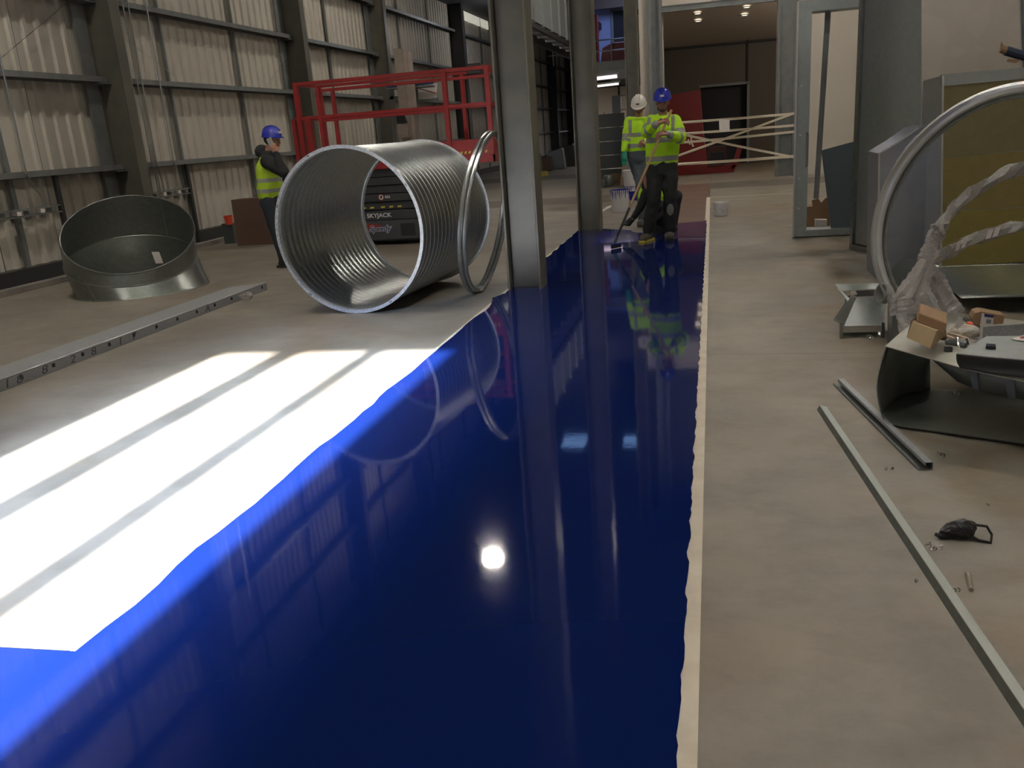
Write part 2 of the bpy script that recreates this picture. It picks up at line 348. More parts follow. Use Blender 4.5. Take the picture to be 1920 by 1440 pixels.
# girts
COLS = [-6.6, -0.6, 5.4, 11.43, 17.5, 22.4, 29.9, 36, 42, 48, 54]
GIRT = [1.43, 2.64, 3.72, 4.95, 6.2, 7.4]
for i in range(len(COLS) - 1):
    y0, y1 = COLS[i] + 0.10, COLS[i + 1] - 0.10
    for z in GIRT:
        g = MB()
        g.box((XW + 0.0, y0, z - 0.018), (XW + 0.20, y1, z + 0.0)).box((XW + 0.182, y0, z - 0.075), (XW + 0.20, y1, z - 0.018)).box((XW + 0.0, y0, z - 0.09), (XW + 0.016, y1, z - 0.018))
        obj('girt', g, M['steel_grey'], wl)
    L = y1 - y0
    nm = 3 if L > 5 else 2
    for q in range(1, nm):
        yy = COLS[i] + (COLS[i + 1] - COLS[i]) * q / nm + (-0.35 if q == 1 else -0.1)
        g = MB(); zs = [0.25] + GIRT + [ZR]
        for a, b in zip(zs[:-1], zs[1:]):
            g.box((XW + 0.02, yy - 0.045, a), (XW + 0.035, yy + 0.045, b - 0.09)).box((XW + 0.02, yy - 0.05, a), (XW + 0.07, yy - 0.04, b - 0.09))
        obj('wall_post', g, M['steel_grey'], wl)
# ---- H columns
def h_column(x0, x1, y0, y1, z1, web_along='x', t=0.02, tw=0.014):
    mb = MB()
    if web_along == 'x':
        mb.box((x0, y0, 0), (x0 + t, y1, z1)).box((x1 - t, y0, 0), (x1, y1, z1)); ym = (y0 + y1) / 2
        mb.box((x0 + t, ym - tw / 2, 0), (x1 - t, ym + tw / 2, z1))
    return mb
for i, y in enumerate(COLS):
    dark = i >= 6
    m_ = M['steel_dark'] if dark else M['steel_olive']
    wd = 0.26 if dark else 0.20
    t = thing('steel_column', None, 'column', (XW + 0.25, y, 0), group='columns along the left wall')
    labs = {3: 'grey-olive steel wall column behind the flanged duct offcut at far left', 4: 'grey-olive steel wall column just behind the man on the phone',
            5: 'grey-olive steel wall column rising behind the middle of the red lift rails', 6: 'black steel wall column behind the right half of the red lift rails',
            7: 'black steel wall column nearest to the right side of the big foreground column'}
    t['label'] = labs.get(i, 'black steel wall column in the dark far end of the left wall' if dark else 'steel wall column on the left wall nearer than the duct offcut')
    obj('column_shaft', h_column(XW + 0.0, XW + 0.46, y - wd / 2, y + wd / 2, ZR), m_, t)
    # galvanised cleat flashing on near side
    if not dark:
        pl = MB()
        for z in GIRT: pl.box((XW + 0.02, y - wd / 2 - 0.16, z - 0.1), (XW + 0.21, y - wd / 2 + 0.08, z - 0.085))
        obj('cleat', pl, M['steel_grey'], t)
        obj('flashing', MB().box((XW + 0.02, y - 0.36, 0.25), (XW + 0.05, y - wd / 2, ZR)), M['steel_grey'], t)
# central columns down the strip
def centre_col(y, label, x0=-1.93, x1=-1.60):
    t = thing('steel_column', label, 'column', ((x0 + x1) / 2, y, 0), group='columns standing in the blue strip')
    obj('column_shaft', h_column(x0, x1, y, y + 0.31, ZR, t=0.022), M['steel_olive'], t, bevel=0.004)
    return t
centre_col(7.97, 'largest grey steel column standing at the left edge of the wet blue paint')
centre_col(12.62, 'second grey steel column standing at the far end of the wet blue paint')
centre_col(21.4, 'third grey steel column, behind the man in the white helmet', -1.98, -1.68)
# ---- roof, back wall with glazed opening, right wall, end wall
struct('ceiling', MB().box((XW - 0.2, YB - 0.3, ZR), (XR + 0.2, YE, ZR + 0.2)), M['roof'])
WX = [(-3.65, -3.20), (-2.99, -2.49), (-2.34, -1.80)]
ztop = (5.66 - YB) * math.tan(SUN_EL); zbot = (0.3 - YB) * math.tan(SUN_EL)
bw = MB(); 
bw.box((XW, YB - 0.02, 0), (WX[0][0], YB, ZR)).box((WX[2][1], YB - 0.02, 0), (XR, YB, ZR))
bw.box((WX[0][0], YB - 0.02, 0), (WX[2][1], YB, zbot)).box((WX[0][0], YB - 0.02, ztop), (WX[2][1], YB, ZR))
struct('wall_back', bw, M['wall_white'])
wf = MB()
wf.box((WX[0][1], YB - 0.02, zbot), (WX[1][0], YB, ztop)).box((WX[1][1], YB - 0.02, zbot), (WX[2][0], YB, ztop))
struct('window_1', wf, M['steel_grey'])
struct('wall_right', MB().box((XR, YB, 0), (XR + 0.2, YE, ZR)), M['wall_white'])
struct('wall_far', MB().box((XW, YE, 0), (XR, YE + 0.2, ZR)), M['wall_dark'])
# ---- partition with opening into a second room
YP = 22.5; xo0, xo1, zo = -1.14, 1.50, 4.0
ZP = 4.9
wp = MB().box((-1.72, YP, 0), (xo0, YP + 0.12, ZP)).box((xo1, YP, 0), (XR, YP + 0.12, ZP)).box((xo0, YP, zo), (xo1, YP + 0.12, ZP))
struct('wall_upper', MB().box((-1.72, YP, ZP), (XR, YP + 0.12, ZR)), M['roof'])
struct('wall_partition', wp, M['wall_white'])
struct('wall_side', MB().box((-1.72, YP + 0.12, 0), (-1.60, YE, ZR)), M['wall_white'])
def post(name, label, x0, x1, y, m_, z1=4.3, grp='steel posts of the wall opening'):
    t = thing(name, label, 'post', ((x0 + x1) / 2, y, 0), group=grp)
    mb = MB().box((x0, y - 0.02, 0), (x1, y, z1)).box((x0, y - 0.16, 0), (x0 + 0.02, y - 0.02, z1)).box((x1 - 0.02, y - 0.16, 0), (x1, y - 0.02, z1))
    mb.box((x0 + 0.02, y - 0.16, 0), (x0 + 0.07, y - 0.145, z1)).box((x1 - 0.07, y - 0.16, 0), (x1 - 0.02, y - 0.145, z1))
    obj('channel', mb, m_, t)
    b = MB()
    for zz in (0.10, 0.14):
        for xx in (x0 + 0.1, x0 + 0.16, x0 + 0.22): b.cbox((xx, y - 0.024, zz + 0.05), (0.015, 0.01, 0.015))
    tag(obj('bolt_row', b, M['chrome'], t), None, None, kind='stuff'); return t
post('steel_post', 'galvanised steel post left of the room opening, behind the blue-helmeted man', -1.49, -1.16, 22.48, M['steel_grey'], ZR)
post('steel_post', 'galvanised steel post right of the room opening with tape tied to it', 1.50, 1.95, 22.48, M['steel_grey'], ZR)
t = thing('opening_header', 'grey steel header beam across the top of the room opening', 'beam', (0.2, 22.45, 4.0))
obj('beam', MB().box((-1.16, 22.36, 3.98), (1.5, 22.48, 4.1)).box((-1.16, 22.34, 4.1), (1.5, 22.48, 4.12)), M['steel_grey'], t)
# second room
struct('ceiling_2', MB().slab([(xo0 - 0.4, 22.62, 5.26), (5, 22.62, 5.26), (5, 30, 3.77), (xo0 - 0.4, 30, 3.77)], (0, 0, 0.1)), M['ceil_beige'])
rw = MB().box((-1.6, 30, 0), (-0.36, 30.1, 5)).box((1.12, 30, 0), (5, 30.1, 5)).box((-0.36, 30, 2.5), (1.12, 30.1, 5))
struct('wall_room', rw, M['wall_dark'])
struct('trim_2', MB().box((-0.40, 29.96, 2.46), (1.18, 29.99, 2.54)).box((1.10, 29.96, 0), (1.18, 29.99, 2.5)), M['grey_cab'])
struct('door_1', MB().box((-0.36, 30.3, 0), (1.12, 30.35, 2.5)), M['black_slot'])
struct('trim_3', MB().box((1.09, 29.93, 2.55), (1.13, 29.97, 3.8)).box((-1.5, 29.93, 3.68), (5, 29.99, 3.74)), M['black_slot'])
for i, (px, py, Y) in enumerate([(1303, 7, 24.3), (1308, 24, 25.6), (1309, 38, 26.9), (1400, 12, 24.8), (1396, 27, 26.0)]):
    # follow sight line onto sloping ceiling
    for _ in range(6):
        p = gy(px, py, Y); zc = 5.25 + (p.y - 22.62) * (3.76 - 5.25) / 7.38; Y += (p.z - zc) * -4.0 if False else 0
        # solve by bisection
        lo, hi = 22.7, 30.0
        for _k in range(30):
            mid = (lo + hi) / 2; q = gy(px, py, mid)
            if q.z < 5.25 + (mid - 22.62) * (3.76 - 5.25) / 7.38: lo = mid
            else: hi = mid
        p = gy(px, py, lo); break
    sd = ['topmost downlight of the left row', 'middle downlight of the left row', 'lowest downlight of the left row', 'upper downlight of the right pair', 'lower downlight of the right pair'][i]
    t = thing('downlight', sd + ' in the second room ceiling', 'light', (p.x, p.y, p.z - 0.02), group='downlights in the second room')
    T = Matrix.Translation(p + Vector((0, 0, -0.02)))
    obj('bezel', MB().lathe([(0.10, 0.02), (0.10, -0.01), (0.08, -0.01)], 20, T), M['white'], t)
    obj('lens', MB().lathe([(0.0, -0.004), (0.08, -0.004)], 20, T), M['down_on'], t)
_l = bpy.data.lights.new('room_fill_light', 'POINT'); _l.energy = 170; _l.shadow_soft_size = .3; _l.color = (1, .88, .72); _o = bpy.data.objects.new('room_fill_light', _l); C.objects.link(_o); _o.location = (3.9, 25.2, 3.2)  # unseen point light added to brighten the room and its ceiling
# red machine in the second room
t = thing('red_machine', 'dark red sheet metal machine body in the room behind the tape barrier', 'machine', (-0.4, 25.3, 0))
P = lambda px, py, Y=25.2: gy(px, py, Y)
poly = [P(1235, 182), P(1313, 168), P(1318, 240), P(1325, 296), P(1325, 330), P(1225, 337)]
obj('side_panel', MB().slab(poly, (0, 0.9, 0)), M['red_dark'], t)
obj('base_rail', MB().slab([P(1325, 314), P(1380, 309), P(1376, 323), P(1325, 330)], (0, 0.8, 0)), M['red_dark'], t)
obj('strut', MB().slab([P(1383, 276), P(1392, 276), P(1381, 312), P(1370, 318)], (0, 0.1, 0)), M['red_dark'], t)
obj('inner_housing', MB().slab([P(1326, 276), P(1362, 274), P(1362, 304), P(1326, 304)], (0, 0.5, 0)), mat('machine_inner', (0.06, 0.012, 0.012), 0.6), t)
obj('control_box', MB().slab([P(1332, 286, 25.1), P(1358, 285, 25.1), P(1358, 308, 25.1), P(1332, 308, 25.1)], (0, 0.3, 0)), M['black_slot'], t)
# barrier tapes tied across the opening
YT = 22.28
tb = thing('tape_barrier', 'cream barrier tape strips crossing between the posts of the opening', 'barrier', (0, YT, 1.0))
for (a, b, h) in (((1215, 234), (1489, 213), 0.055), ((1215, 255), (1489, 235), 0.055), ((1215, 273), (1489, 247), 0.055), ((1215, 312), (1489, 212), 0.055), ((1215, 238), (1489, 295), 0.055), ((1215, 311), (1489, 293), 0.065)):
    A = gy(*a, YT); B = gy(*b, YT); pts = []
    yj = random.uniform(-0.04, 0.04)
    mb = MB(); n = 8; top = []; bot = []
    for i in range(n + 1):
        q = A.lerp(B, i / n) + Vector((0, yj + 0.02 * math.sin(i), -0.01 * math.sin(PI * i / n)))
        top.append(q + Vector((0, 0, h / 2))); bot.append(q - Vector((0, 0, h / 2)))
    mb.slab(top + bot[::-1], (0, 0.003, 0)); obj('tape_strip', mb, M['tape_white'], tb)
obj('paper_sign', MB().slab([gy(1348, 224, YT - .06), gy(1368, 224, YT - .06), gy(1368, 247, YT - .06), gy(1349, 247, YT - .06)], (0, 0.004, 0)), M['paper'], tb)
kn = MB()
for q in ((1292, 266), (1296, 262), (1298, 270)): kn.cbox(gy(*q, YT - .05), (0.035, 0.01, 0.14), (0, random.uniform(-.4, .4), 0))
obj('tape_knot', kn, M['tape_white'], tb)
# ---- mezzanine at the far end
YM = 36.0
def fm(px, py, Y=YM): return gy(px, py, Y)
struct('trim_4', MB().box((-4.8, YM, 3.62), (-1.72, 50, 3.95)).box((-4.8, YM - 0.15, 3.25), (-1.72, YM + 0.1, 3.62)), mat('mezzanine_edge', (0.28, 0.29, 0.25), 0.6))
struct('wall_mezzanine', MB().box((-5.5, 42, 3.95), (-1.72, 42.1, 7.4)), M['wall_blue'])
struct('door_2', MB().box((-4.35, 41.9, 3.95), (-2.9, 41.98, 6.45)), M['black_slot'])
struct('trim_5', MB().box((-4.45, 41.88, 3.95), (-4.35, 41.98, 6.55)).box((-4.45, 41.88, 6.45), (-2.8, 41.98, 6.55)), M['grey_cab'])
struct('trim_6', MB().box((-5.5, 41.0, 6.5), (-1.72, 41.2, 7.1)), mat('brown_beam', (0.10, 0.07, 0.05), 0.7))
rl = thing('guard_rail', 'grey tubular guard rail along the mezzanine edge', 'railing', (-3.7, YM + .1, 3.95))
for z in (4.35, 4.75): obj('rail', MB().tube([(-6.4, YM + .1, z), (-1.8, YM + .1, z)], 0.025, 8), M['galv'], rl)
for x in (-6.2, -5.2, -4.55, -3.85, -3.1, -2.3): obj('rail_post', MB().tube([(x, YM + .1, 3.95), (x, YM + .1, 4.77)], 0.025, 8), M['galv'], rl)
t = thing('red_cabinet', 'tall red cabinet standing behind the mezzanine guard rail', 'cabinet', (-4.9, 38.2, 3.95))
obj('cabinet_body', MB().box((-5.2, 38, 3.95), (-4.62, 38.5, 5.95)), M['red'], t, bevel=0.01)
obj('cabinet_door', MB().box((-5.17, 37.97, 4.0), (-4.65, 38, 5.9)), M['red'], t)
t = thing('red_generator', 'low red machine with a white sticker on the mezzanine', 'machine', (-3.5, 37.5, 3.95))
obj('machine_body', MB().box((-3.95, 37.3, 3.95), (-2.6, 38, 4.75)), M['red_dark'], t, bevel=0.05)
obj('hood', MB().slab([(-4.45, 37.3, 3.95), (-4.0, 37.3, 3.95), (-4.0, 37.3, 4.7), (-4.35, 37.3, 4.55)], (0, 0.5, 0)), M['red'], t)
obj('sticker', MB().box((-3.45, 37.29, 4.25), (-3.25, 37.30, 4.42)), M['white'], t)
t = thing('cardboard_roll', 'brown upright cardboard pack at the right of the mezzanine', 'box', (-3.1, 37, 3.95))
obj('pack_body', MB().box((-3.02, 36.5, 3.95), (-2.7, 37, 5.6)), M['card_light'], t, bevel=0.02)
lamp('mezzanine_light', (-3.4, 38.5, 7.2), 75, 1.6, (0.45, 0.58, 1.0), rot=(0.5, 0, 0))
# room under mezzanine
struct('wall_under', MB().box((-5.6, 44, 0), (-1.72, 44.1, 3.3)), M['wall_white'])
for i, (a, b, mt, lb) in enumerate((((1112, 149), (1157, 143), M['tube_on'], 'nearer pinkish tube light under the mezzanine'), ((1115, 163), (1160, 157), M['tube_on2'], 'farther white tube light under the mezzanine'))):
    Y = (34.9, 39)[i]; A = gy(a[0] - 6, a[1], Y); B = gy(*b, Y)
    t = thing('tube_light', lb, 'light', (A + B) / 2, group='tube lights under the mezzanine')
    for hp_ in (A, B): obj('hanger', MB().tube([hp_, Vector((hp_.x, hp_.y, 3.6))], .01, 5), M['steel_grey'], t)
    obj('tube', MB().tube([A, B], 0.06 if i == 0 else 0.045, 8), mt, t)
    obj('fitting', MB().bar(A + Vector((-.05, 0, .1)), B + Vector((.05, 0, .1)), 0.12, 0.06), M['white'], t)
lamp('under_mezzanine_light', (-3.8, 39, 3.1), 140, 2.0, (1, 0.9, 0.8))
t = thing('grey_cabinet', 'blue-grey open locker seen in the lit room under the mezzanine', 'cabinet', gy(1140, 228, 37).to_tuple())
A = gy(1148, 180, 37)
cq = [gy(1147, 180, 37), gy(1163, 178, 37), gy(1163, 231, 37), gy(1149, 232, 37)]; cq[2].z = cq[3].z = 0
obj('cabinet_body', MB().slab(cq, (0, 0.5, 0)), M['grey_cab'], t)
obj('pipe', MB().tube([gy(1160, 160, 37.2), gy(1161, 182, 37.2)], 0.05, 8), M['steel_dark'], t)
obj('door_frame', MB().tube([gy(1163, 180, 36.9), gy(1176, 178, 36.9), gy(1176, 205, 36.9), gy(1163, 206, 36.9)], 0.03, 6), M['grey_cab'], t)
t = thing('metal_chair', 'thin metal chair frame in the lit room under the mezzanine', 'chair', gy(1140, 232, 36.5).to_tuple())
q0 = gy(1132, 232, 36.5); q1 = gy(1146, 231, 36.5)
for q_ in (q0, q1): obj('leg', MB().tube([q_, Vector((q_.x, q_.y, 0))], .02, 6), M['steel_grey'], t)
obj('chair_frame', MB().tube([gy(1132, 232, 36.5), gy(1133, 210, 36.5)], 0.02, 6).tube([gy(1132, 219, 36.5), gy(1146, 218, 36.5), gy(1146, 231, 36.5)], 0.02, 6), M['steel_grey'], t)
# stack of dark grey sheet panels
t = thing('panel_stack', 'dark grey ribbed steel panels standing between second and third columns', 'panel', (-2.6, 24, 0))
Yp = 24.0
for i in range(5):
    z0 = i * 0.36
    A = gy(1119, 0, Yp).x
    obj('panel', MB().box((-3.12, Yp, z0 + 0.01), (-2.28, Yp + 0.05, z0 + 0.345)).box((-3.12, Yp - 0.02, z0 + 0.32), (-2.28, Yp, z0 + 0.35)), M['grey_sheet'], t)
t = thing('plywood_board', 'brown plywood board leaning between the grey panels and white-helmeted man', 'board', (-2.2, 22.6, 0))
obj('board', MB().slab([(-2.30, 22.3, 0.0), (-2.0, 22.3, 0.0), (-1.95, 22.9, 1.25), (-2.12, 22.9, 1.3)], (0, 0.03, 0)), M['ply'], t)
t = thing('steel_duct_length', 'grey vertical steel length standing behind the white paint bucket', 'post', (-1.9, 20.6, 0))
obj('steel_length', MB().box((-1.95, 20.5, 0), (-1.80, 20.65, 1.0)), M['steel_grey'], t)
for i, (px, py, r, mt) in enumerate(((1130, 352, 0.10, 'grey_sheet'), (1142, 348, 0.13, 'galv_dull'), (1155, 343, 0.12, 'card'), (1127, 362, .05, 'chrome'))):
    p = gz(px, py); t = thing('debris_bundle', ['small grey bundle left in the debris behind second column', 'dull grey bin in the debris beside the white bucket', 'brown and shiny bundle in the debris beside the grey bin', 'tiny shiny offcut in front of the debris behind second column'][i], 'bundle', p, group='debris by the grey panels')
    obj('bundle_body', MB().lathe([(0, 0), (r, 0), (r * 1.1, r * 1.2), (r * .9, r * 2), (r * .7, r * 2.1), (r * .6, r * 1.7), (0, r * 1.5)], 10, Matrix.Translation(p)), M[mt], t, sm=True)
# overhead rectangular duct
t = thing('overhead_duct', 'overhead galvanised rectangular duct running away behind the first column', 'duct', (-3.9, 22, 4))
for i in range(9):
    y0 = 17.2 + i * 1.05
    obj('duct_section', MB().box((-4.0, y0, 3.62), (-3.5, y0 + 1.03, 4.5)), M['galv_soft'], t)
    obj('duct_flange', MB().box((-4.03, y0 - 0.02, 3.58), (-3.46, y0 + 0.02, 4.54)), M['galv_bright'], t)
obj('bearer', MB().box((-4.1, 17.2, 3.45), (-4.02, 26.6, 3.6)).box((-3.6, 17.2, 3.5), (-3.52, 26.6, 3.6)), M['steel_dark'], t)
struct('trim_7', MB().box((-8.6, 27.5, 5.75), (-4.9, 50, 6.0)), M['roof'])
# blue rooflight panels over the mezzanine end
for i, (x0, x1) in enumerate(((-5.1, -4.3), (-3.0, -2.5))):
    t = tag(obj('rooflight', MB().box((x0, 27.0 + i * .2, ZR - 0.12), (x1, 28.0, ZR - 0.06)), M['skylight']), 'blue daylit rooflight in the roof, seen only mirrored in the paint' if i == 0 else 'smaller blue rooflight in the roof beside the partition', 'skylight')
# glowing panes standing in for light through the deck ends at upper left wall
t = thing('deck_end_glow_strip', 'glowing strip for light through the deck ends, high on the wall left of the big column', 'panel', (XW + .1, 32, 5.6))
for k in range(14):
    y = 30.6 + k * 0.33
    obj('pane', MB().box((XW + 0.02, y, 5.45), (XW + 0.06, y + 0.24, 5.75)), M['strip_day'], t)
# far dark bay clutter and bright far door
struct('door_3', MB().box((-8.3, 59.6, 0.6), (-6.7, 59.7, 2.6)), M['day'])
for i, (px, py, Y, wd, hh, mt, lb) in enumerate(((1004, 305, 30, .35, .75, 'steel_dark', 'black bundled machine at the wall right of the first column'), (1022, 300, 33, .5, .55, 'card_dark', 'brown box in the clutter at the far wall'),
        (1040, 300, 34, .8, .8, 'grey_cab', 'grey sheet leaning in the clutter at the far wall'), (1060, 290, 36, .9, .9, 'steel_dark', 'dark crate at the far end of the clutter'), (1012, 318, 29.0, .45, .18, 'yellow_mark', 'yellow-green bag on the floor by the far wall'))):
    p = gy(px, py + 12, Y); p.z = 0
    t = thing('site_clutter', lb, 'clutter', p, group='clutter along the far left wall')
    obj('clutter_body', MB().slab([(p.x - wd / 2, p.y, 0), (p.x + wd / 2, p.y, 0), (p.x + wd * .4, p.y, hh), (p.x - wd * .3, p.y, hh * .85)], (0, 0.5, 0)), M[mt], t, bevel=0.03)
# ================================================================ PAINTED STRIP
def wavy(pts, amp, n):
    out = []
    for (a, b) in zip(pts[:-1], pts[1:]):
        for i in range(n):
            t = i / n; x = a[0] + (b[0] - a[0]) * t; y = a[1] + (b[1] - a[1]) * t
            dx, dy = b[0] - a[0], b[1] - a[1]; L = math.hypot(dx, dy) or 1
            k = random.uniform(-amp, amp) + amp * 0.8 * math.sin(i * 0.9) ; out.append((x - dy / L * k, y + dx / L * k))
    return out
tag(obj('masking_tape', MB().box((-0.108, YB + 4, 0.0005), (-0.04, 17.4, 0.0015)), M['tape']), 'cream masking tape along the right edge of the blue paint', 'tape')
tag(obj('masking_tape', MB().box((-1.96, 1.78, 0.0005), (-1.895, 16.6, 0.0015)), M['tape']), 'cream masking tape along the left edge of the blue paint', 'tape')
tag(obj('masking_tape', MB().box((-0.04, 17.33, 0.0005), (1.6, 17.40, 0.0015)), M['tape']), 'masking tape line running right towards the galvanised frame', 'tape')
tag(obj('masking_tape', MB().box((-6, 1.76, 0.0005), (-1.96, 1.83, 0.0015)), M['tape']), 'masking tape across the sunlit floor at the left edge of the picture', 'tape')
edge = []
edge += wavy([(-0.088, -2), (-0.084, 12.9)], 0.0035, 420)
edge += wavy([(-0.084, 12.9), (-0.5, 12.75), (-0.67, 12.2), (-0.93, 11.95), (-1.2, 12.55), (-1.63, 12.85), (-1.93, 12.8)], 0.03, 6)
edge += wavy([(-1.95, 12.7), (-1.925, 7.8)], 0.010, 60)
edge += wavy([(-1.925, 7.8), (-1.99, 7.6), (-1.93, 7.3), (-1.935, 1.8)], 0.009, 40)
edge += [(-6, 1.79), (-6, -2)]
pa = MB(); n = len(edge)
pa.add([(x, y, 0.005) for x, y in edge] + [(x, y, 0.0) for x, y in edge], [tuple(range(n))] + [(i, n + i, n + (i + 1) % n, (i + 1) % n) for i in range(n)])
me = obj('blue_paint', pa, M['paint']); tag(me, 'wet glossy deep blue floor paint filling the strip between tapes', 'paint')
pu = wavy([(-0.086, 11.35), (-0.086, 13.3)], 0.006, 10) + wavy([(-0.086, 13.3), (-0.5, 13.05), (-0.64, 12.5), (-0.66, 11.9), (-0.52, 11.5), (-0.086, 11.35)], 0.03, 6)
pm = MB(); n = len(pu); pm.add([(x, y, 0.0065) for x, y in pu] + [(x, y, 0.001) for x, y in pu], [tuple(range(n))] + [(i, n + i, n + (i + 1) % n, (i + 1) % n) for i in range(n)])
tag(obj('purple_paint', pm, M['paint_purple']), 'thin purplish streaked coat right of the blue-helmeted man', 'paint')
pt = wavy([(-0.95, 12.1), (-0.9, 11.2), (-1.5, 11.1), (-1.62, 12.4), (-1.3, 12.45), (-0.95, 12.1)], 0.03, 6)
pm = MB(); n = len(pt); pm.add([(x, y, 0.0063) for x, y in pt] + [(x, y, 0.001) for x, y in pt], [tuple(range(n))] + [(i, n + i, n + (i + 1) % n, (i + 1) % n) for i in range(n)])
tag(obj('streaked_paint', pm, M['paint_thin']), 'streaky freshly spread blue paint around the squeegee', 'paint')
# tape angle strip on primer (white corner seen beside bucket)
tag(obj('timber_strip', MB().bar((-1.95, 14.95, 0.012), (-1.86, 16.5, 0.012), 0.05, 0.02), M['paper']), 'white strip on the floor left of the paint-streaked bucket', 'strip')
# ================================================================ SPIRAL DUCT
dc = Vector((-3.12, 7.05, 0.735)); ax = Vector((math.sin(0.112), math.cos(0.112), 0)); DR, DL = 0.725, 1.61
t = thing('spiral_duct', 'large ribbed galvanised spiral duct lying on its side', 'duct', (dc.x, dc.y, 0))
T = axis_T(dc, ax)
# T maps local z to axis
prof = []; s = 0.0; k = 0
while s < DL - 0.05:
    s0 = 0.04 + k * 0.084
    if s0 > DL - 0.09: break
    prof += [(DR - 0.012, s0), (DR - 0.0105, s0 + 0.034), (DR - 0.012, s0 + 0.066), (DR - 0.0083, s0 + 0.070), (DR - 0.0083, s0 + 0.078)]
    k += 1
prof = [(DR - 0.012, 0.0)] + prof + [(DR - 0.012, DL)]
inner = [(r - 0.004, z) for r, z in prof[::-1]]
obj('duct_wall', MB().lathe(prof + inner + [prof[0]], 144, T), M['galv'], t, sm=True)
rim = [(DR - 0.022, -0.002), (DR + 0.008, -0.002), (DR + 0.008, 0.006), (DR - 0.008, 0.010), (DR - 0.008, 0.045), (DR - 0.022, 0.045), (DR - 0.022, -0.002)]
obj('rim_flange', MB().lathe(rim, 144, T), M['galv_rim'], t, sm=True)
rim2 = [(r, DL - z) for r, z in rim]
obj('rim_flange', MB().lathe(rim2, 144, T), M['galv_rim'], t, sm=True)
cl = MB()
for a in (0.35, 1.15, 2.6, 4.2, 5.4):
    c = T @ Vector((math.cos(a) * (DR - 0.007), math.sin(a) * (DR - 0.007), -0.006)); cl.cbox(c, (0.012, 0.004, 0.028), (0, a, 0))
obj('rim_clip', cl, M['steel_grey'], t)
# ================================================================ LOBSTER-BACK OFFCUT (two-segment bend standing on end)
def ringpts(c, th, ph, R, n=96):
    nn = Vector((math.sin(th) * math.cos(ph), math.sin(th) * math.sin(ph), math.cos(th)))
    a = nn.cross(Vector((0, 0, 1)));
    a = Vector((1, 0, 0)) if a.length < 1e-4 else a.normalized()
    # common starting direction: project +x
    x = Vector((1, 0, 0)); x = (x - nn * x.dot(nn)).normalized(); y = nn.cross(x)
    return [Vector(c) + (x * math.cos(q) + y * math.sin(q)) * R for q in [2 * PI * i / n for i in range(n)]], nn
bc = Vector((-6.54, 8.78, 0.0)); BR = 0.725
r0, n0 = ringpts(bc, 0.0, 0, BR)
r1, n1 = ringpts(gy(247, 487, 8.78), 0.31, -0.95, BR)
r2, n2 = ringpts(gy(241, 437, 8.74), 0.58, -1.0, BR)
def shell(ra, rb, th=0.004):
    n = len(ra); ca = sum(ra, Vector()) / n; cb = sum(rb, Vector()) / n
    ia = [p + (ca - p).normalized() * th for p in ra]; ib = [p + (cb - p).normalized() * th for p in rb]
    vs = ra + rb + ib + ia; mb = MB(); fs = []
    for i in range(n):
        j = (i + 1) % n; fs += [(i, j, n + j, n + i), (2 * n + i, 2 * n + j, 3 * n + j, 3 * n + i), (n + i, n + j, 2 * n + j, 2 * n + i), (3 * n + i, 3 * n + j, j, i)]
    return mb.add(vs, fs)
t = thing('duct_bend_offcut', 'dull oval sheet metal duct bend standing on end by the left wall', 'duct', (bc.x, bc.y, 0))
obj('lower_segment', shell(r0, r1), M['galv_dull'], t, sm=True)
obj('upper_segment', shell(r1, r2), M['galv_dull'], t, sm=True)
for rr, w_ in ((r0, 0.012), (r1, 0.008), (r2, 0.010)): obj('seam_ring', MB().tube(rr, w_, 8, closed=True), M['galv_dull'], t, sm=True)
def bil(ra, rb, i, f): return ra[i % 96].lerp(rb[i % 96], f)
obj('vertical_seam', MB().tube([bil(r0, r1, 70, 0.0) * 1.0, bil(r0, r1, 70, 1.0)], 0.005, 6).tube([bil(r1, r2, 23, 0) , bil(r1, r2, 23, 1.0)], 0.006, 6), M['galv_dull'], t)
cb = bc + Vector((0, 0, 0.15)); i0 = 16
bi = min(((i, f / 20) for i in range(96) for f in range(3, 18) if bil(r0, r1, i, f / 20).y > bc.y), key=lambda a: (bil(r0, r1, *a) - gy(297, 484, bil(r0, r1, *a).y)).length)
q = [bil(r0, r1, bi[0] + di, bi[1] + df) for di, df in ((-1, -.13), (1, -.13), (1, .13), (-1, .13))]
q = [p + (bc + Vector((0, 0, p.z)) - p).normalized() * 0.012 for p in q]
obj('paper_sticker', MB().slab(q, (0.001, -0.002, 0)), M['paper'], t)
# ================================================================ RINGS
def flange_ring(name, label, cat, c, th, ph, R, tr, mt, parent=None, grp=None, prof=None):
    nn = Vector((math.sin(th) * math.cos(ph), math.sin(th) * math.sin(ph), math.cos(th)))
    T = axis_T(c, nn); prof = prof or [(R, 0), (R, tr), (R - tr * .15, tr * 1.0), (R - tr * .15, tr * .15), (R - tr, tr * .15), (R - tr, 0), (R, 0)]
    return MB().lathe(prof, 128, T)
t = thing('flange_ring', 'front one of two bright steel hoops leaning beside the foreground column', 'ring', (-2.15, 7.95, 0), group='steel hoops leaning by the first column')
obj('hoop', MB().tube(ringpts((-2.115, 7.95, 0.752), 1.749, -0.023, 0.735)[0], 0.021, 10, closed=True), M['galv'], t, sm=True)
t = thing('flange_ring', 'rear one of two bright steel hoops leaning beside the foreground column', 'ring', (-2.10, 7.99, 0), group='steel hoops leaning by the first column')
obj('hoop', MB().tube(ringpts((-2.072, 7.96, 0.750), 1.749, -0.023, 0.733)[0], 0.021, 10, closed=True), M['galv'], t, sm=True)
obj('joint_clip', MB().cbox((-2.19, 7.9, 0.045), (0.05, 0.08, 0.04)), M['galv_bright'], t)
RC = Vector((1.600, 5.58, 0.80))
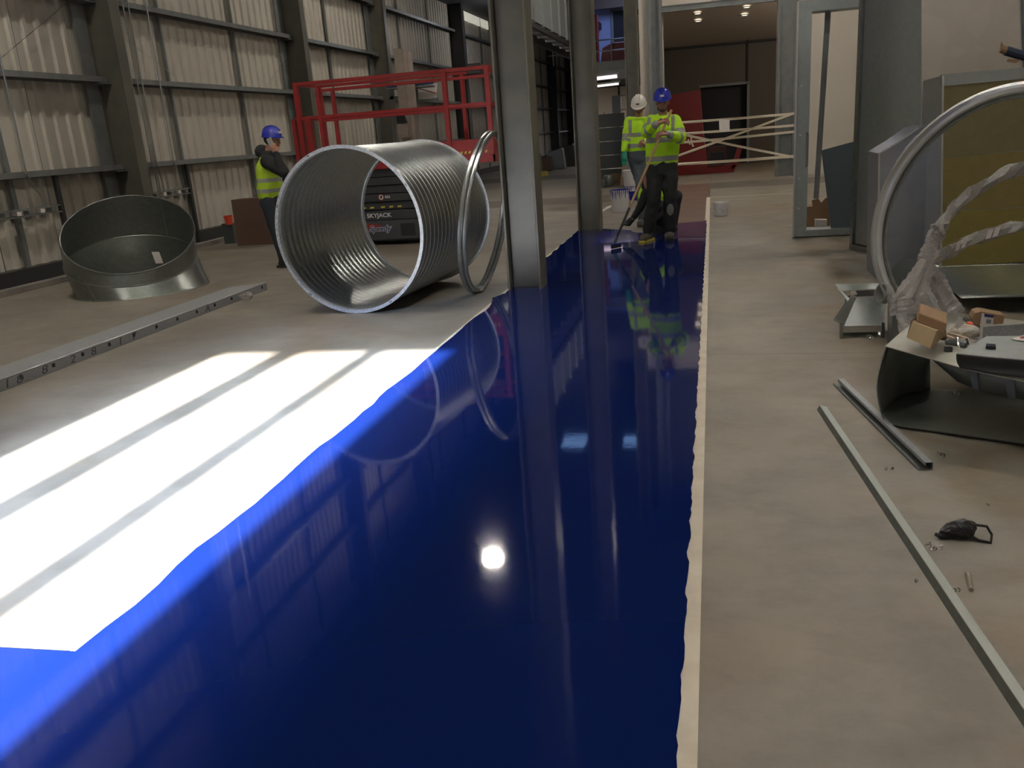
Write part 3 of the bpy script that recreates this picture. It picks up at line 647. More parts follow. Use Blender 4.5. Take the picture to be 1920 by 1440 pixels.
t = thing('flange_ring', 'large bright round steel flange leaning against the duct boxes at right', 'ring', (1.4, 5.3, 0))
prof = [(0.762, -0.03), (0.764, 0.045), (0.745, 0.05), (0.744, 0.012), (0.720, 0.010), (0.714, -0.004), (0.742, -0.004), (0.748, -0.03), (0.762, -0.03)]
obj('outer_ring', flange_ring(0, 0, 0, RC, 1.23, -2.387, .75, .03, None, prof=prof), M['galv_bright'], t, sm=True)
nn = Vector((math.sin(1.23) * math.cos(-2.387), math.sin(1.23) * math.sin(-2.387), math.cos(1.23)))
prof = [(0.722, -0.06), (0.724, -0.02), (0.700, -0.018), (0.694, -0.03), (0.715, -0.06), (0.722, -0.06)]
obj('inner_ring', flange_ring(0, 0, 0, RC, 1.23, -2.387, .75, .03, None, prof=prof), M['galv'], t, sm=True)
jc = MB(); x = Vector((1, 0, 0)); x = (x - nn * x.dot(nn)).normalized(); y = nn.cross(x)
for a in (2.2, 2.32):
    pp = RC + (x * math.cos(a) + y * math.sin(a)) * 0.77 + nn * 0.03; jc.bar(pp - (-x * math.sin(a) + y * math.cos(a)) * .05, pp + (-x * math.sin(a) + y * math.cos(a)) * .05, 0.05, 0.012)
obj('joint_plate', jc, M['galv_bright'], t)
def wrapped(label, c, th, ph, R, labels=True, droop=0.0):
    t = thing('wrapped_ring', label, 'ring', (c[0], c[1], 0), group='plastic-wrapped rings at right')
    pts, nn = ringpts(c, th, ph, R, 96)
    obj('hoop', MB().tube(pts, 0.018, 8, closed=True), M['galv_soft'], t, sm=True)
    # loose crumpled film around hoop
    mb = MB(); vs = []; K = 8; n = len(pts); cc = Vector(c)
    for i, p in enumerate(pts):
        out = (p - cc).normalized()
        for j in range(K):
            a = 2 * PI * j / K; r = 0.036 + 0.010 * math.sin(i * 1.3 + j * 2) + random.uniform(-.006, .006)
            if abs(math.sin(i * 0.21)) > 0.985: r *= 0.7
            vs.append(p + (out * math.cos(a) + nn * math.sin(a)) * r)
    fs = [(i * K + j, i * K + (j + 1) % K, ((i + 1) % n) * K + (j + 1) % K, ((i + 1) % n) * K + j) for i in range(n) for j in range(K)]
    mb.add(vs, fs); obj('plastic_film', mb, M['plastic_wrap'], t)
    return t, pts, nn
t1, p1, nn1 = wrapped('upper of two film-wrapped hoops, running across the sheet with the yellow reflection', (1.951, 5.287, 0.575), 0.783, -1.985, 0.75)
t2, p2, nn2 = wrapped('lower film-wrapped hoop with paper labels, drooping by the cardboard boxes', (1.815, 5.195, 0.40), 0.435, -2.138, 0.75)
for i in range(len(p2)):
    pass
for (px, py) in ((1755, 476), (1805, 447), (1870, 437)):
    best = min(range(96), key=lambda i: (p2[i] - gy(px, py, p2[i].y)).length if p2[i].y > 0 else 9)
    p = p2[best]; d = (p2[(best + 1) % 96] - p2[best - 1]).normalized(); up = Vector((0, 0, 1))
    q = p + Vector((-0.02, -0.045, 0.005))
    lb = MB()
    for k in range(2): lb.slab([q + d * (-.035 + .02 * k * 2) + up * .026 + Vector((0, -.002 * k, 0)), q + d * (-.005 + .04 * k) + up * .026, q + d * (.01 + .04 * k) - up * .026, q + d * (-.02 + .04 * k) - up * .026], (0, 0.002, 0))
    obj('paper_label', lb, M['paper'], t2)
# knotted film
q = gy(1762, 432, 5.0)
kb = MB(); 
for i in range(9): kb.cbox(q + Vector((random.uniform(-.03, .03), random.uniform(-.02, .02), random.uniform(-.03, .03))), (0.05, 0.012, 0.025), (random.random() * 3, random.random() * 3, random.random() * 3))
obj('film_knot', kb, M['plastic_wrap'], t1)
# drape of film hanging to the table
def drape(name, label, pxs, parent=None, Y=5.0, thick=0.004, seed=1):
    rnd = random.Random(seed); rows = []
    for row in pxs:
        r = []
        for (px, py, yy) in row: r.append(gy(px, py, yy))
        rows.append(r)
    # subdivide with folds
    mb = MB(); N1, N2 = 18, 26; grid = []
    for i in range(N1):
        u = i / (N1 - 1) * (len(rows) - 1); a = min(int(u), len(rows) - 2); fu = u - a; line = []
        for j in range(N2):
            v = j / (N2 - 1) * (len(rows[0]) - 1); b = min(int(v), len(rows[0]) - 2); fv = v - b
            p = (rows[a][b] * (1 - fv) + rows[a][b + 1] * fv) * (1 - fu) + (rows[a + 1][b] * (1 - fv) + rows[a + 1][b + 1] * fv) * fu
            p = p + Vector((0, 0.022 * math.sin(j * 1.15 + i * .12) + rnd.uniform(-.004, .004), rnd.uniform(-.003, .003))); line.append(p)
        grid.append(line)
    vs = [p for l in grid for p in l]; fs = [(i * N2 + j, i * N2 + j + 1, (i + 1) * N2 + j + 1, (i + 1) * N2 + j) for i in range(N1 - 1) for j in range(N2 - 1)]
    mb.add(vs, fs); o = obj(name, mb, M['plastic_wrap'], parent, sm=True, fixn=False); s_ = o.modifiers.new('s', 'SOLIDIFY'); s_.thickness = thick
    return o
def strand(path, r0, parent, seed=1, flat=.45):
    rnd_ = random.Random(seed); P_ = [gy(*q) for q in path]; N_ = 22; K_ = 12; vs = []
    for i in range(N_):
        u = i / (N_ - 1) * (len(P_) - 1); a = min(int(u), len(P_) - 2); c = P_[a].lerp(P_[a + 1], u - a)
        d = (P_[a + 1] - P_[a]).normalized(); s1 = d.cross(Vector((0, 1, 0))).normalized(); s2 = d.cross(s1)
        r = r0[0] + (r0[1] - r0[0]) * i / (N_ - 1)
        for j in range(K_):
            an = 2 * PI * j / K_; rr = r * (1 + .22 * math.sin(j * 2.6 + i * .25) + rnd_.uniform(-.12, .12)); vs.append(c + s1 * math.cos(an) * rr + s2 * math.sin(an) * rr * flat)
    fs = [(i * K_ + j, i * K_ + (j + 1) % K_, (i + 1) * K_ + (j + 1) % K_, (i + 1) * K_ + j) for i in range(N_ - 1) for j in range(K_)]
    return obj('film_strand', MB().add(vs, fs), M['plastic_wrap'], parent)
strand([(1735, 490, 4.95), (1712, 530, 4.88), (1692, 560, 4.82), (1694, 590, 4.8)], (.035, .060), t2, 3)
strand([(1745, 495, 4.95), (1728, 530, 4.9), (1722, 565, 4.86), (1735, 592, 4.86)], (.03, .045), t2, 4)
strand([(1740, 500, 5.0), (1758, 530, 5.0), (1775, 560, 4.98), (1790, 590, 4.95)], (.035, .050), t2, 5)
strand([(1765, 432, 5.0), (1748, 455, 5.0), (1735, 490, 4.98)], (.03, .04), t1, 6)
# ================================================================ DUCT FRAMES AND BOXES AT RIGHT
YF = 10.95
t = thing('rectangular_duct', 'open galvanised rectangular duct frame standing upright on the floor', 'duct frame', (1.5, YF, 0))
x0, x1, z1, wdt, dep = 0.955, 2.0, 2.66, 0.14, 0.28
obj('frame_side', MB().box((x0, YF, 0), (x0 + 0.03, YF + 0.02, z1)).box((x0 + .03, YF + .02, 0), (x0 + .04, YF + dep, z1)).box((x0 + 0.03, YF, 0), (x0 + wdt, YF + 0.012, z1)).box((x0 + wdt, YF + .0, 0.09), (x0 + wdt + .012, YF + dep, z1 - .12)), M['galv_soft'], t)
obj('frame_side', MB().box((x1 - wdt, YF, 0), (x1, YF + 0.012, z1)).box((x1 - .01, YF, 0), (x1, YF + dep, z1)), M['galv_soft'], t)
obj('frame_sill', MB().box((x0 + wdt, YF, 0), (x1 - wdt, YF + 0.012, 0.075)).box((x0 + wdt, YF + .012, 0.075), (x1 - wdt, YF + dep, 0.085)).box((x0, YF, 0), (x1, YF + dep, 0.01)), M['galv_soft'], t)
obj('frame_head', MB().box((x0 + wdt, YF, z1 - 0.12), (x1 - wdt, YF + 0.012, z1)).box((x0 + wdt, YF + .012, z1 - .12), (x1 - wdt, YF + dep, z1 - .11)), M['galv_soft'], t)
rv = MB()
for z in (0.35, 0.7, 1.2, 1.75, 2.2, 2.5): rv.lathe([(0, 0), (0.009, 0), (0.006, 0.006), (0, 0.007)], 8, axis_T((x0 + 0.055, YF, z), (0, -1, 0)))
obj('rivet', rv, M['galv_bright'], t)
obj('lip_edge', MB().box((x0 - 0.012, YF - 0.012, 0), (x0 + 0.008, YF + 0.01, z1)), M['galv_bright'], t)
h = t
obj('grip', MB().tube([(1.085, YF - .02, 1.22), (1.09, YF - .04, 1.20), (1.09, YF - .04, 0.86), (1.085, YF - .02, 0.84)], 0.012, 8), M['steel_grey'], h)
t = thing('strut_bar', 'grey steel bar leaning inside the upright duct frame', 'bar', (1.22, YF + .2, 0.09))
obj('bar', MB().bar(gy(1553, 18, YF + .2), gy(1530, 372, YF + .1), 0.06, 0.03), M['steel_grey'], t)
t = thing('grey_sheet', 'blue-grey sheet metal plate leaning in the lower right of the frame', 'sheet', (1.5, YF + .1, 0.09))
obj('plate', MB().slab([gy(1540, 282, YF + .14), gy(1606, 264, YF + .14), gy(1606, 438, YF + .1), gy(1559, 439, YF + .1)], (0, 0.01, 0)), M['grey_sheet2'], t)
p = gy(1533, 425, 11.9); 
t = thing('cardboard_box', 'torn brown cardboard box on the floor behind the upright duct frame', 'box', (p.x, 12, 0))
Yb = 12.0
obj('carton', MB().slab([gy(1510, 388, Yb), gy(1555, 385, Yb), gy(1556, 424, Yb), gy(1511, 426, Yb)], (0, 0.35, 0)), M['card'], t)
obj('flap', MB().slab([gy(1522, 376, Yb - .02), gy(1534, 372, Yb - .02), gy(1540, 380, Yb - .02), gy(1548, 371, Yb - .02), gy(1556, 372, Yb - .02), gy(1556, 388, Yb - .02), gy(1524, 390, Yb - .02)], (0, 0.01, 0)), M['card'], t)
t = thing('white_carton', 'small white box in front of the torn cardboard behind the frame', 'box', gy(1540, 424, 11.8).to_tuple())
obj('carton', MB().slab([gy(1529, 412, 11.7), gy(1551, 412, 11.7), gy(1551, 425, 11.7), gy(1529, 425, 11.7)], (0, 0.1, 0)), M['paper'], t)
# white pipe valve on wall
t = thing('wall_valve', 'small round brass-grey fitting on the white wall by the frame', 'fitting', gy(1511, 200, 12).to_tuple())
t.location = gy(1511, 200, 22.4)
obj('fitting_disc', MB().lathe([(0, 0), (0.09, 0), (0.09, 0.05), (0.05, 0.08), (0.05, 0.12), (0, 0.12)], 16, axis_T(gy(1511, 200, 22.49), (0, -1, 0))), M['zinc'], t, sm=True)
obj('stem', MB().tube([gy(1500, 196, 22.4), gy(1511, 196, 22.4)], 0.03, 8), M['steel_grey'], t)
# tall duct panel (2)
A = Vector((1.475, 9.90, 0)); B = Vector((2.02, 8.55, 0)); zt = 3.6
d = (B - A).normalized(); nrm = Vector((d.y, -d.x, 0))  # towards right/back
if nrm.x < 0: nrm = -nrm
t = thing('duct_section', 'tall grey rectangular duct section standing right of the upright frame', 'duct', (A.x, A.y, 0))
pf = MB().slab([A + d * .06 + Vector((0, 0, .06)), B + Vector((0, 0, .06)), B + Vector((0, 0, zt)), A + d * .06 + Vector((0, 0, zt))], nrm * 0.9)
obj('duct_body', pf, M['galv_soft'], t)
fr = MB(); o_ = -nrm * 0.03
fr.slab([A + o_, A + o_ + d * 0.055, A + o_ + d * .055 + Vector((0, 0, zt)), A + o_ + Vector((0, 0, zt))], nrm * 0.95)
fr.slab([A + o_, B + o_, B + o_ + Vector((0, 0, .05)), A + o_ + Vector((0, 0, .05))], nrm * 0.9)
obj('edge_flange', fr, M['galv'], t)
fr = MB().slab([B + o_ - d * .03, B + o_, B + o_ + Vector((0, 0, zt)), B + o_ - d * .03 + Vector((0, 0, zt))], nrm * 0.04)
obj('corner_flange', fr, M['galv_bright'], t)
# pale tall sheet (3)
t = thing('steel_sheet', 'tall pale grey metal sheet at the top right of the picture', 'sheet', (2.4, 8.5, 0))
Y3 = 8.35
obj('sheet', MB().slab([gy(1728, -80, Y3), gy(1914, -80, Y3), gy(1922, 260, Y3), gy(1728, 290, Y3)], (0, 0.03, 0)), galv('pale_sheet', (0.62, 0.58, 0.54), (0.66, 0.62, 0.58), 0.42, 6), t)
obj('edge_post', MB().slab([gy(1914, -80, Y3 - .02), gy(1945, -80, Y3 - .02), gy(1955, 260, Y3 - .02), gy(1922, 260, Y3 - .02)], (0, 0.05, 0)), M['grey_sheet2'], t)
t = thing('torn_tube', 'torn brown tube end with dark blue sleeve sticking in from the right edge', 'tube', gy(1900, 100, 7.6).to_tuple())
obj('sleeve', MB().tube([gy(1886, 95, 7.6), gy(1930, 108, 7.6)], 0.035, 10), mat('navy_sleeve', (0.02, 0.03, 0.06), 0.5), t, sm=True)
obj('cardboard_core', MB().tube([gy(1877, 91, 7.6), gy(1889, 96, 7.6)], 0.03, 10), M['card'], t)
obj('torn_flap', MB().slab([gy(1876, 94, 7.57), gy(1882, 88, 7.57), gy(1878, 77, 7.57), gy(1876, 84, 7.57)], (0, .004, 0)).slab([gy(1890, 110, 7.57), gy(1915, 112, 7.57), gy(1905, 118, 7.57), gy(1887, 116, 7.57)], (0, .004, 0)), M['card'], t)
# polygonal duct box A (behind ring, left)
t = thing('duct_transition', 'grey angled duct transition box behind the left part of the big ring', 'duct', (1.55, 8.0, 0))
Ya = 7.95
pa_ = [gy(1648, 288, Ya), gy(1682, 268, Ya), gy(1722, 240, Ya), gy(1738, 235, Ya), gy(1738, 520, Ya), gy(1645, 526, Ya)]
for q in pa_[-2:]: q.z = 0
obj('box_face', MB().slab(pa_, (0.0, 0.55, 0)), galv('violet_grey_sheet', (0.34, 0.36, 0.41), (0.37, 0.39, 0.44), 0.45, 12), t)
obj('folded_edge', MB().bar(pa_[5] + Vector((0, -.012, 0)), pa_[0] + Vector((0, -.012, 0)), 0.014, 0.012).bar(pa_[0] + Vector((0, -.012, 0)), pa_[1] + Vector((0, -.012, 0)), 0.012, 0.012).bar(pa_[1] + Vector((0, -.012, 0)), pa_[2] + Vector((0, -.012, 0)), 0.012, 0.012), M['galv_bright'], t)
q = gy(1720, 495, 7.6)
t = thing('round_offcut', 'dark round disc leaning at the foot of the angled duct box', 'disc', gy(1708, 540, 7.3).to_tuple())
obj('disc', MB().lathe([(0, 0), (0.15, 0), (0.15, 0.02), (0, 0.02)], 40, axis_T(gy(1706, 520, 7.2), (-.1, -1, .25))), M['grey_sheet'], t)
# big duct box B with a yellow reflection tinted into its face panels
Yx = 7.4
t = thing('open_duct_box', 'large duct box with a yellow reflection coloured into its sheet face, behind the big ring', 'duct', (2.1, Yx, 0))
F_ = lambda px, py: gy(px, py, Yx)
dy = Vector((0, 1, 0))
# left side wall going back
a0, a1 = F_(1766, 142), F_(1762, 520)
b0, b1 = gy(1731, 152, Yx + .75), gy(1722, 470, Yx + .75)
obj('side_sheet', MB().slab([a0, b0, b1, a1], (0.01, 0, 0)), galv('light_sheet', (0.52, 0.54, 0.55), (0.56, 0.58, 0.59), 0.42, 14), t)
face = [F_(1766, 142), F_(2050, 118), F_(2060, 495), F_(1763, 500)]
lowz = F_(1763, 500)
rows = [((1766, 160), (2050, 134)), ((1765, 296), (2050, 272)), ((1763, 396), (2050, 385)), ((1763, 500), (2050, 487))]
ymats = [galv('olive_reflection_sheet', (0.29, 0.27, 0.155), (0.32, 0.295, 0.17), 0.36, 18), M['galv_reflection'], galv('deep_yellow_reflection_sheet', (0.35, 0.31, 0.12), (0.38, 0.335, 0.13), 0.36, 18)]  # mirrored yellow tinted into the panels, stronger towards the bottom
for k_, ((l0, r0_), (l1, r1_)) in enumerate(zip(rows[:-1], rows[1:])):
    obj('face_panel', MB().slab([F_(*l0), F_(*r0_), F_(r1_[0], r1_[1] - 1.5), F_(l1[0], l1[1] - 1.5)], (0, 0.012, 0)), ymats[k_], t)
obj('top_flange', MB().slab([F_(1764, 140) + Vector((0, -.03, 0)), F_(2050, 115) + Vector((0, -.03, 0)), F_(2050, 136) + Vector((0, -.03, 0)), F_(1764, 162) + Vector((0, -.03, 0))], (0, 0.04, 0)), M['galv_soft'], t)
obj('corner_edge', MB().bar(a0 + Vector((0, -.035, 0)), a1 + Vector((0, -.035, 0)), 0.012, 0.012), M['galv_bright'], t)
obj('lower_sheet', MB().slab([F_(1745, 500), F_(2060, 489), F_(2060, 489) + Vector((0, -.25, -.42)), F_(1745, 500) + Vector((0, -.25, -.42))], (0, 0.01, 0.01)), M['galv_dull'], t)
p_, r_ = F_(1745, 500), F_(2060, 489)
cv = MB(); n = 14; vs = []
for i in range(n + 1):
    f = i / n; z = (1 - f); off = Vector((0, -0.9 * f ** 1.7, -(p_.z - 0.12) * f))
    vs += [p_ + off + Vector((0, -.02, 0)), r_ + off + Vector((0, -.02, 0))]
cv.add(vs, [(2 * i, 2 * i + 1, 2 * i + 3, 2 * i + 2) for i in range(n)])
o = obj('curved_sheet', cv, M['galv_dull'], t, sm=True); s_ = o.modifiers.new('s', 'SOLIDIFY'); s_.thickness = 0.004
# ================================================================ HOPPER FITTINGS
Yh = 5.9
t = thing('duct_hopper', 'small galvanised tapered duct hopper standing on the floor left of the ring', 'duct', (0.95, 5.95, 0))
H = lambda px, py, Y=Yh: gy(px, py, Y)
obj('sloped_front', MB().slab([H(1606, 558, 6.0), H(1664, 556, 6.0), H(1656, 610, 5.85), H(1582, 612, 5.85)], (0, 0.006, -0.004)), M['galv_soft'], t)
obj('left_wing', MB().slab([H(1606, 558, 6.0), H(1582, 612, 5.85), H(1562, 600, 6.1), H(1590, 558, 6.25)], (0.004, 0.004, 0)), M['galv'], t)
obj('front_lip', MB().slab([H(1577, 612, 5.84), H(1657, 610, 5.84), H(1657, 622, 5.84), H(1577, 624, 5.84)], (0, 0.01, 0)), galv('lip_sheet', (0.6, 0.58, 0.54), (0.64, 0.62, 0.58), 0.4, 10), t)
for (a, b) in ((1575, 1581), (1653, 1659)):
    q = [H(a, 605, 5.83), H(b, 605, 5.83), H(b, 636, 5.83), H(a, 636, 5.83)]
    q[2].z = q[3].z = 0.0
    obj('leg_angle', MB().slab(q, (0, 0.03, 0)), M['galv'], t)
obj('back_panel', MB().slab([H(1577, 620, 5.95), H(1657, 620, 5.95), H(1657, 634, 5.9), H(1577, 634, 5.9)], (0, 0.01, 0)), M['galv_dull'], t)
t = thing('duct_tray', 'long galvanised trough fitting resting behind the small hopper', 'duct', (0.95, 6.2, 0))
obj('trough_front', MB().slab([H(1566, 533, 6.3), H(1648, 531, 6.3), H(1657, 541, 6.28), H(1578, 545, 6.28)], (0, 0.01, 0)), M['galv_soft'], t)
obj('trough_left', MB().slab([H(1563, 534, 6.3), H(1572, 540, 6.3), H(1600, 566, 6.15), H(1592, 570, 6.15)], (0, 0.02, 0)), M['galv'], t)
obj('trough_rear', MB().slab([H(1592, 546, 6.22), H(1660, 543, 6.22), H(1660, 554, 6.2), H(1606, 556, 6.2)], (0, 0.01, 0)), M['steel_dark'], t)
obj('trough_end', MB().slab([H(1654, 530, 6.3), H(1664, 528, 6.3), H(1668, 560, 6.1), H(1656, 560, 6.1)], (0, 0.02, 0)), M['galv'], t)
obj('white_sticker', MB().slab([H(1594, 546, 6.18), H(1604, 545, 6.18), H(1608, 552, 6.18), H(1596, 553, 6.18)], (0, 0.003, 0)), M['paper'], t)
t.location.z = 0
lg = MB()
for px in (1590, 1650): q = H(px, 555, 6.3); lg.bar((q.x, 6.33, 0), (q.x, 6.33, q.z), 0.03, 0.03)
obj('support', lg, M['galv_dull'], t)
t = thing('duct_spigot', 'upright galvanised channel fitting between the hopper and film-wrapped hoop', 'duct', (1.15, 5.6, 0))
q = [H(1664, 560, 5.7), H(1674, 566, 5.6), H(1672, 640, 5.6), H(1664, 636, 5.7)]; q[2].z = q[3].z = 0
obj('upright', MB().slab(q, (0.012, 0.02, 0)), M['galv'], t)
q = [H(1674, 566, 5.6), H(1712, 556, 5.75), H(1712, 625, 5.75), H(1673, 640, 5.6)]; q[2].z = q[3].z = 0
obj('side_plate', MB().slab(q, (0, 0.01, 0)), M['galv_soft'], t)
t = thing('bright_spigot', 'small bright round collar touching the big ring by the hopper', 'duct', gy(1662, 545, 5.7).to_tuple())
obj('collar', MB().lathe([(0.075, 0), (0.08, 0.01), (0.08, 0.07), (0.085, 0.075), (0.07, 0.075), (0.07, 0), (0.075, 0)], 32, axis_T(gy(1664, 552, 5.85), (-1, -.35, .3)) @ Matrix.Diagonal((.8, .8, .7, 1))), M['galv_bright'], t, sm=True)
# ================================================================ SHEET METAL 'TABLE'
t = thing('sheet_metal_shell', 'large half-open curved sheet metal duct shell lying in the right foreground', 'duct', (1.0, 4.2, 0))
# bottom sheet on floor
bot = [Vector((0.79, 4.09, 0.012)), Vector((1.31, 3.84, 0.012)), Vector((1.9, 3.6, 0.012)), Vector((2.3, 4.3, 0.012)), Vector((1.52, 4.55, 0.012)), Vector((1.11, 4.66, 0.012)), Vector((0.87, 4.62, 0.012))]
obj('bottom_sheet', MB().slab(bot, (0, 0, 0.005)), M['galv_shell'], t)
# upright curved end
seq = [(1658, 800, 1662, 652), (1655, 770, 1664, 650), (1700, 760, 1690, 657), (1745, 736, 1745, 670)]
foot = [Vector((0.79, 4.09, 0.01)), Vector((0.80, 4.25, 0.01)), Vector((0.92, 4.5, 0.01)), Vector((1.11, 4.66, 0.01))]
head = [gz(1660, 650, 0.35), gz(1668, 645, 0.35), gz(1700, 652, 0.33), gz(1744, 668, 0.30)]
cv = MB(); nn_, kk = 16, 10; vs = []
def cat(P, t_):
    n = len(P) - 1; u = t_ * n; i = min(int(u), n - 1); f = u - i; return P[i].lerp(P[i + 1], f)
for i in range(nn_ + 1):
    a = cat(foot, i / nn_); b = cat(head, i / nn_)
    for j in range(kk + 1):
        f = j / kk; p = a.lerp(b, f); p += Vector((-0.045, -0.03, 0)) * math.sin(PI * f) * (1 - i / nn_); vs.append(p)
cv.add(vs, [(i * (kk + 1) + j, i * (kk + 1) + j + 1, (i + 1) * (kk + 1) + j + 1, (i + 1) * (kk + 1) + j) for i in range(nn_) for j in range(kk)])
o = obj('curved_end', cv, M['galv_shell'], t, sm=True); s_ = o.modifiers.new('s', 'SOLIDIFY'); s_.thickness = 0.004
top = [gz(1660, 650, .35), gz(1745, 674, .35), gz(1800, 690, .35), gz(1850, 702, .35), gz(1920, 716, .35), gz(2010, 730, .35), gz(2040, 610, .35), gz(1920, 603, .35), gz(1760, 584, .35), gz(1720, 600, .35), gz(1688, 625, .35)]
obj('top_sheet', MB().slab(top, (0, 0, 0.004)), galv('top_sheet_metal', (0.42, 0.42, 0.37), (0.47, 0.46, 0.41), 0.4, 16), t)
up = [gz(1745, 672, .35), gz(1790, 686, .35), gz(1850, 702, .35), gz(1920, 716, .35), gz(2010, 728, .35)]
lo = [gy(1745, 672, up[0].y + .02), gy(1795, 716, up[1].y + .05), gy(1850, 738, up[2].y + .05), gy(1920, 750, up[3].y + .05), gy(2010, 762, up[4].y + .05)]
cv = MB(); vs = []; n = 20
for i in range(n + 1): vs += [cat(up, i / n), cat(lo, i / n)]
cv.add(vs, [(2 * i, 2 * i + 1, 2 * i + 3, 2 * i + 2) for i in range(n)])
o = obj('curved_lip', cv, M['grey_sheet'], t, sm=True); s_ = o.modifiers.new('s', 'SOLIDIFY'); s_.thickness = 0.004
for f0_ in (.36, .62):
    q = [cat(up, f0_), cat(up, f0_ + .06), cat(lo, f0_ + .07), cat(lo, f0_ + .02)]
    obj('tape_patch', MB().slab([p + Vector((0, -.008, 0)) for p in q], (0, -.003, 0)), mat('blue_grey_tape', (.10, .12, .16), .5), t)
t = thing('curved_sheet_offcut', 'dark shallow curved sheet lying on the shell behind its front lip', 'sheet', (1.2, 4.0, .36))
a = [gz(1793, 664, .43), gz(1850, 670, .43), gz(1920, 676, .43), gz(2000, 682, .43)]
b = [gz(1800, 690, .358), gz(1850, 700, .358), gz(1920, 707, .358), gz(2000, 714, .358)]
cv = MB(); vs = []; n = 16; k = 5
for i in range(n + 1):
    p, q = cat(a, i / n), cat(b, i / n)
    for j in range(k + 1):
        f = j / k; r = p.lerp(q, f); r += Vector((0.0, 0.02, -0.008)) * math.sin(PI * f); r.z = max(r.z, .357); vs.append(r)
cv.add(vs, [(i * (k + 1) + j, i * (k + 1) + j + 1, (i + 1) * (k + 1) + j + 1, (i + 1) * (k + 1) + j) for i in range(n) for j in range(k)])
o = obj('curved_face', cv, M['steel_dark'], t, sm=True); s_ = o.modifiers.new('s', 'SOLIDIFY'); s_.thickness = 0.004
obj('upper_sheet', MB().slab([gz(1793, 664, .43), gz(1850, 670, .43), gz(1920, 676, .43), gz(2000, 682, .43), gz(2000, 630, .43), gz(1850, 632, .43)], (0, 0, 0.004)), M['galv_soft'], t)
# things on the shell
t = thing('open_carton', 'open light-brown cardboard box tipped on the sheet metal shell', 'box', gz(1735, 640, .355).to_tuple())
Q = lambda px, py, Y: gy(px, py, Y)
f0 = [Q(1711, 603, 4.22), Q(1756, 620, 4.12), Q(1744, 653, 4.10), Q(1700, 633, 4.2)]
obj('front_side', MB().slab(f0, (0.01, 0.006, 0)), M['card_light'], t)
obj('right_flap', MB().slab([Q(1756, 621, 4.12), Q(1774, 627, 4.3), Q(1746, 653, 4.11)], (0, 0.005, 0)), M['card_light'], t)
obj('back_side', MB().slab([Q(1711, 601, 4.25), Q(1770, 618, 4.32), Q(1772, 630, 4.32), Q(1756, 640, 4.3), Q(1705, 628, 4.25)], (0.01, 0.01, 0)), M['card'], t)
obj('left_side', MB().slab([Q(1709, 599, 4.3), Q(1719, 594, 4.42), Q(1716, 610, 4.4), Q(1700, 632, 4.21)], (0.004, 0, 0)), M['card_dark'], t)
t = thing('small_carton', 'mid-brown cardboard box with a label lying inside the open box', 'box', gz(1745, 610, .42).to_tuple())
c0 = [Q(1718, 600, 4.3), Q(1773, 625, 4.25), Q(1777, 605, 4.3), Q(1725, 588, 4.4)]
obj('carton', MB().slab([Q(1718, 602, 4.26), Q(1771, 627, 4.22), Q(1776, 606, 4.22), Q(1724, 587, 4.26)], (0.02, 0.09, 0.03)), mat('card_mid', (0.30, 0.185, 0.10), 0.75), t, bevel=0.004)
obj('paper_label', MB().slab([Q(1739, 592, 4.258), Q(1760, 599, 4.245), Q(1758, 602, 4.24), Q(1739, 595, 4.25)], (0.0, -0.002, .001)), M['paper'], t)
t = thing('torn_packet', 'torn brown packet with a blue and white label on the shell', 'packet', gz(1850, 612, .42).to_tuple())
obj('packet', MB().slab([Q(1822, 598, 4.6), Q(1828, 587, 4.6), Q(1840, 584, 4.6), Q(1862, 588, 4.6), Q(1884, 592, 4.6), Q(1880, 612, 4.6), Q(1850, 615, 4.6), Q(1826, 608, 4.6)], (0.01, 0.10, 0)), M['card'], t, bevel=0.002)
obj('paper_label', MB().slab([Q(1842, 588, 4.585), Q(1864, 592, 4.585), Q(1861, 613, 4.585), Q(1838, 611, 4.585)], (0, 0.008, 0)), M['paper'], t)
obj('blue_print', MB().slab([Q(1846, 588, 4.58), Q(1864, 591, 4.58), Q(1863, 596, 4.58), Q(1846, 594, 4.58)], (0, 0.004, 0)), M['lettering_blue'], t)
obj('barcode', MB().slab([Q(1850, 599, 4.58), Q(1859, 600, 4.58), Q(1858, 607, 4.58), Q(1849, 606, 4.58)], (0, 0.004, 0)), M['grey_cab'], t)
t = thing('clear_parts_bag', 'crumpled clear plastic parts bag between the two cardboard boxes', 'bag', gz(1812, 620, .40).to_tuple())
def crumple(c, rx, ry, rz, mt, name, parent, seed=0, n=14, sq=1.0, rot=0):
    rnd = random.Random(seed); bm = bmesh.new(); bmesh.ops.create_icosphere(bm, subdivisions=3, radius=1)
    R = Matrix.Rotation(rot, 3, 'Z')
    bumps = [(Vector((rnd.gauss(0, 1), rnd.gauss(0, 1), rnd.gauss(0, 1))).normalized(), rnd.uniform(-.35, .35)) for _ in range(n)]
    for v in bm.verts:
        d = v.co.normalized(); s = 1 + sum(a * max(0, d.dot(b)) ** 6 for b, a in bumps) + rnd.uniform(-.06, .06)
        p = Vector((d.x * rx, d.y * ry, d.z * rz)) * s
        if p.z < -rz * .6: p.z = -rz * .6
        v.co = R @ p + Vector(c) - loc_of(parent)
    me = bpy.data.meshes.new(name); bm.to_mesh(me); bm.free(); me.materials.append(mt)
    o = bpy.data.objects.new(name, me); C.objects.link(o); o.parent = parent; return o
crumple(gz(1808, 622, .385), .075, .05, .035, mat('dull_bag', (0.30, 0.32, 0.32), 0.3, col2=(0.42, 0.34, 0.26), scale=20), 'bag_body', t, 4)
obj('paper_tag', MB().slab([Q(1790, 612, 4.35), Q(1800, 592, 4.35), Q(1808, 606, 4.35), Q(1796, 618, 4.35)], (0.0, 0.004, 0)), M['paper'], t)
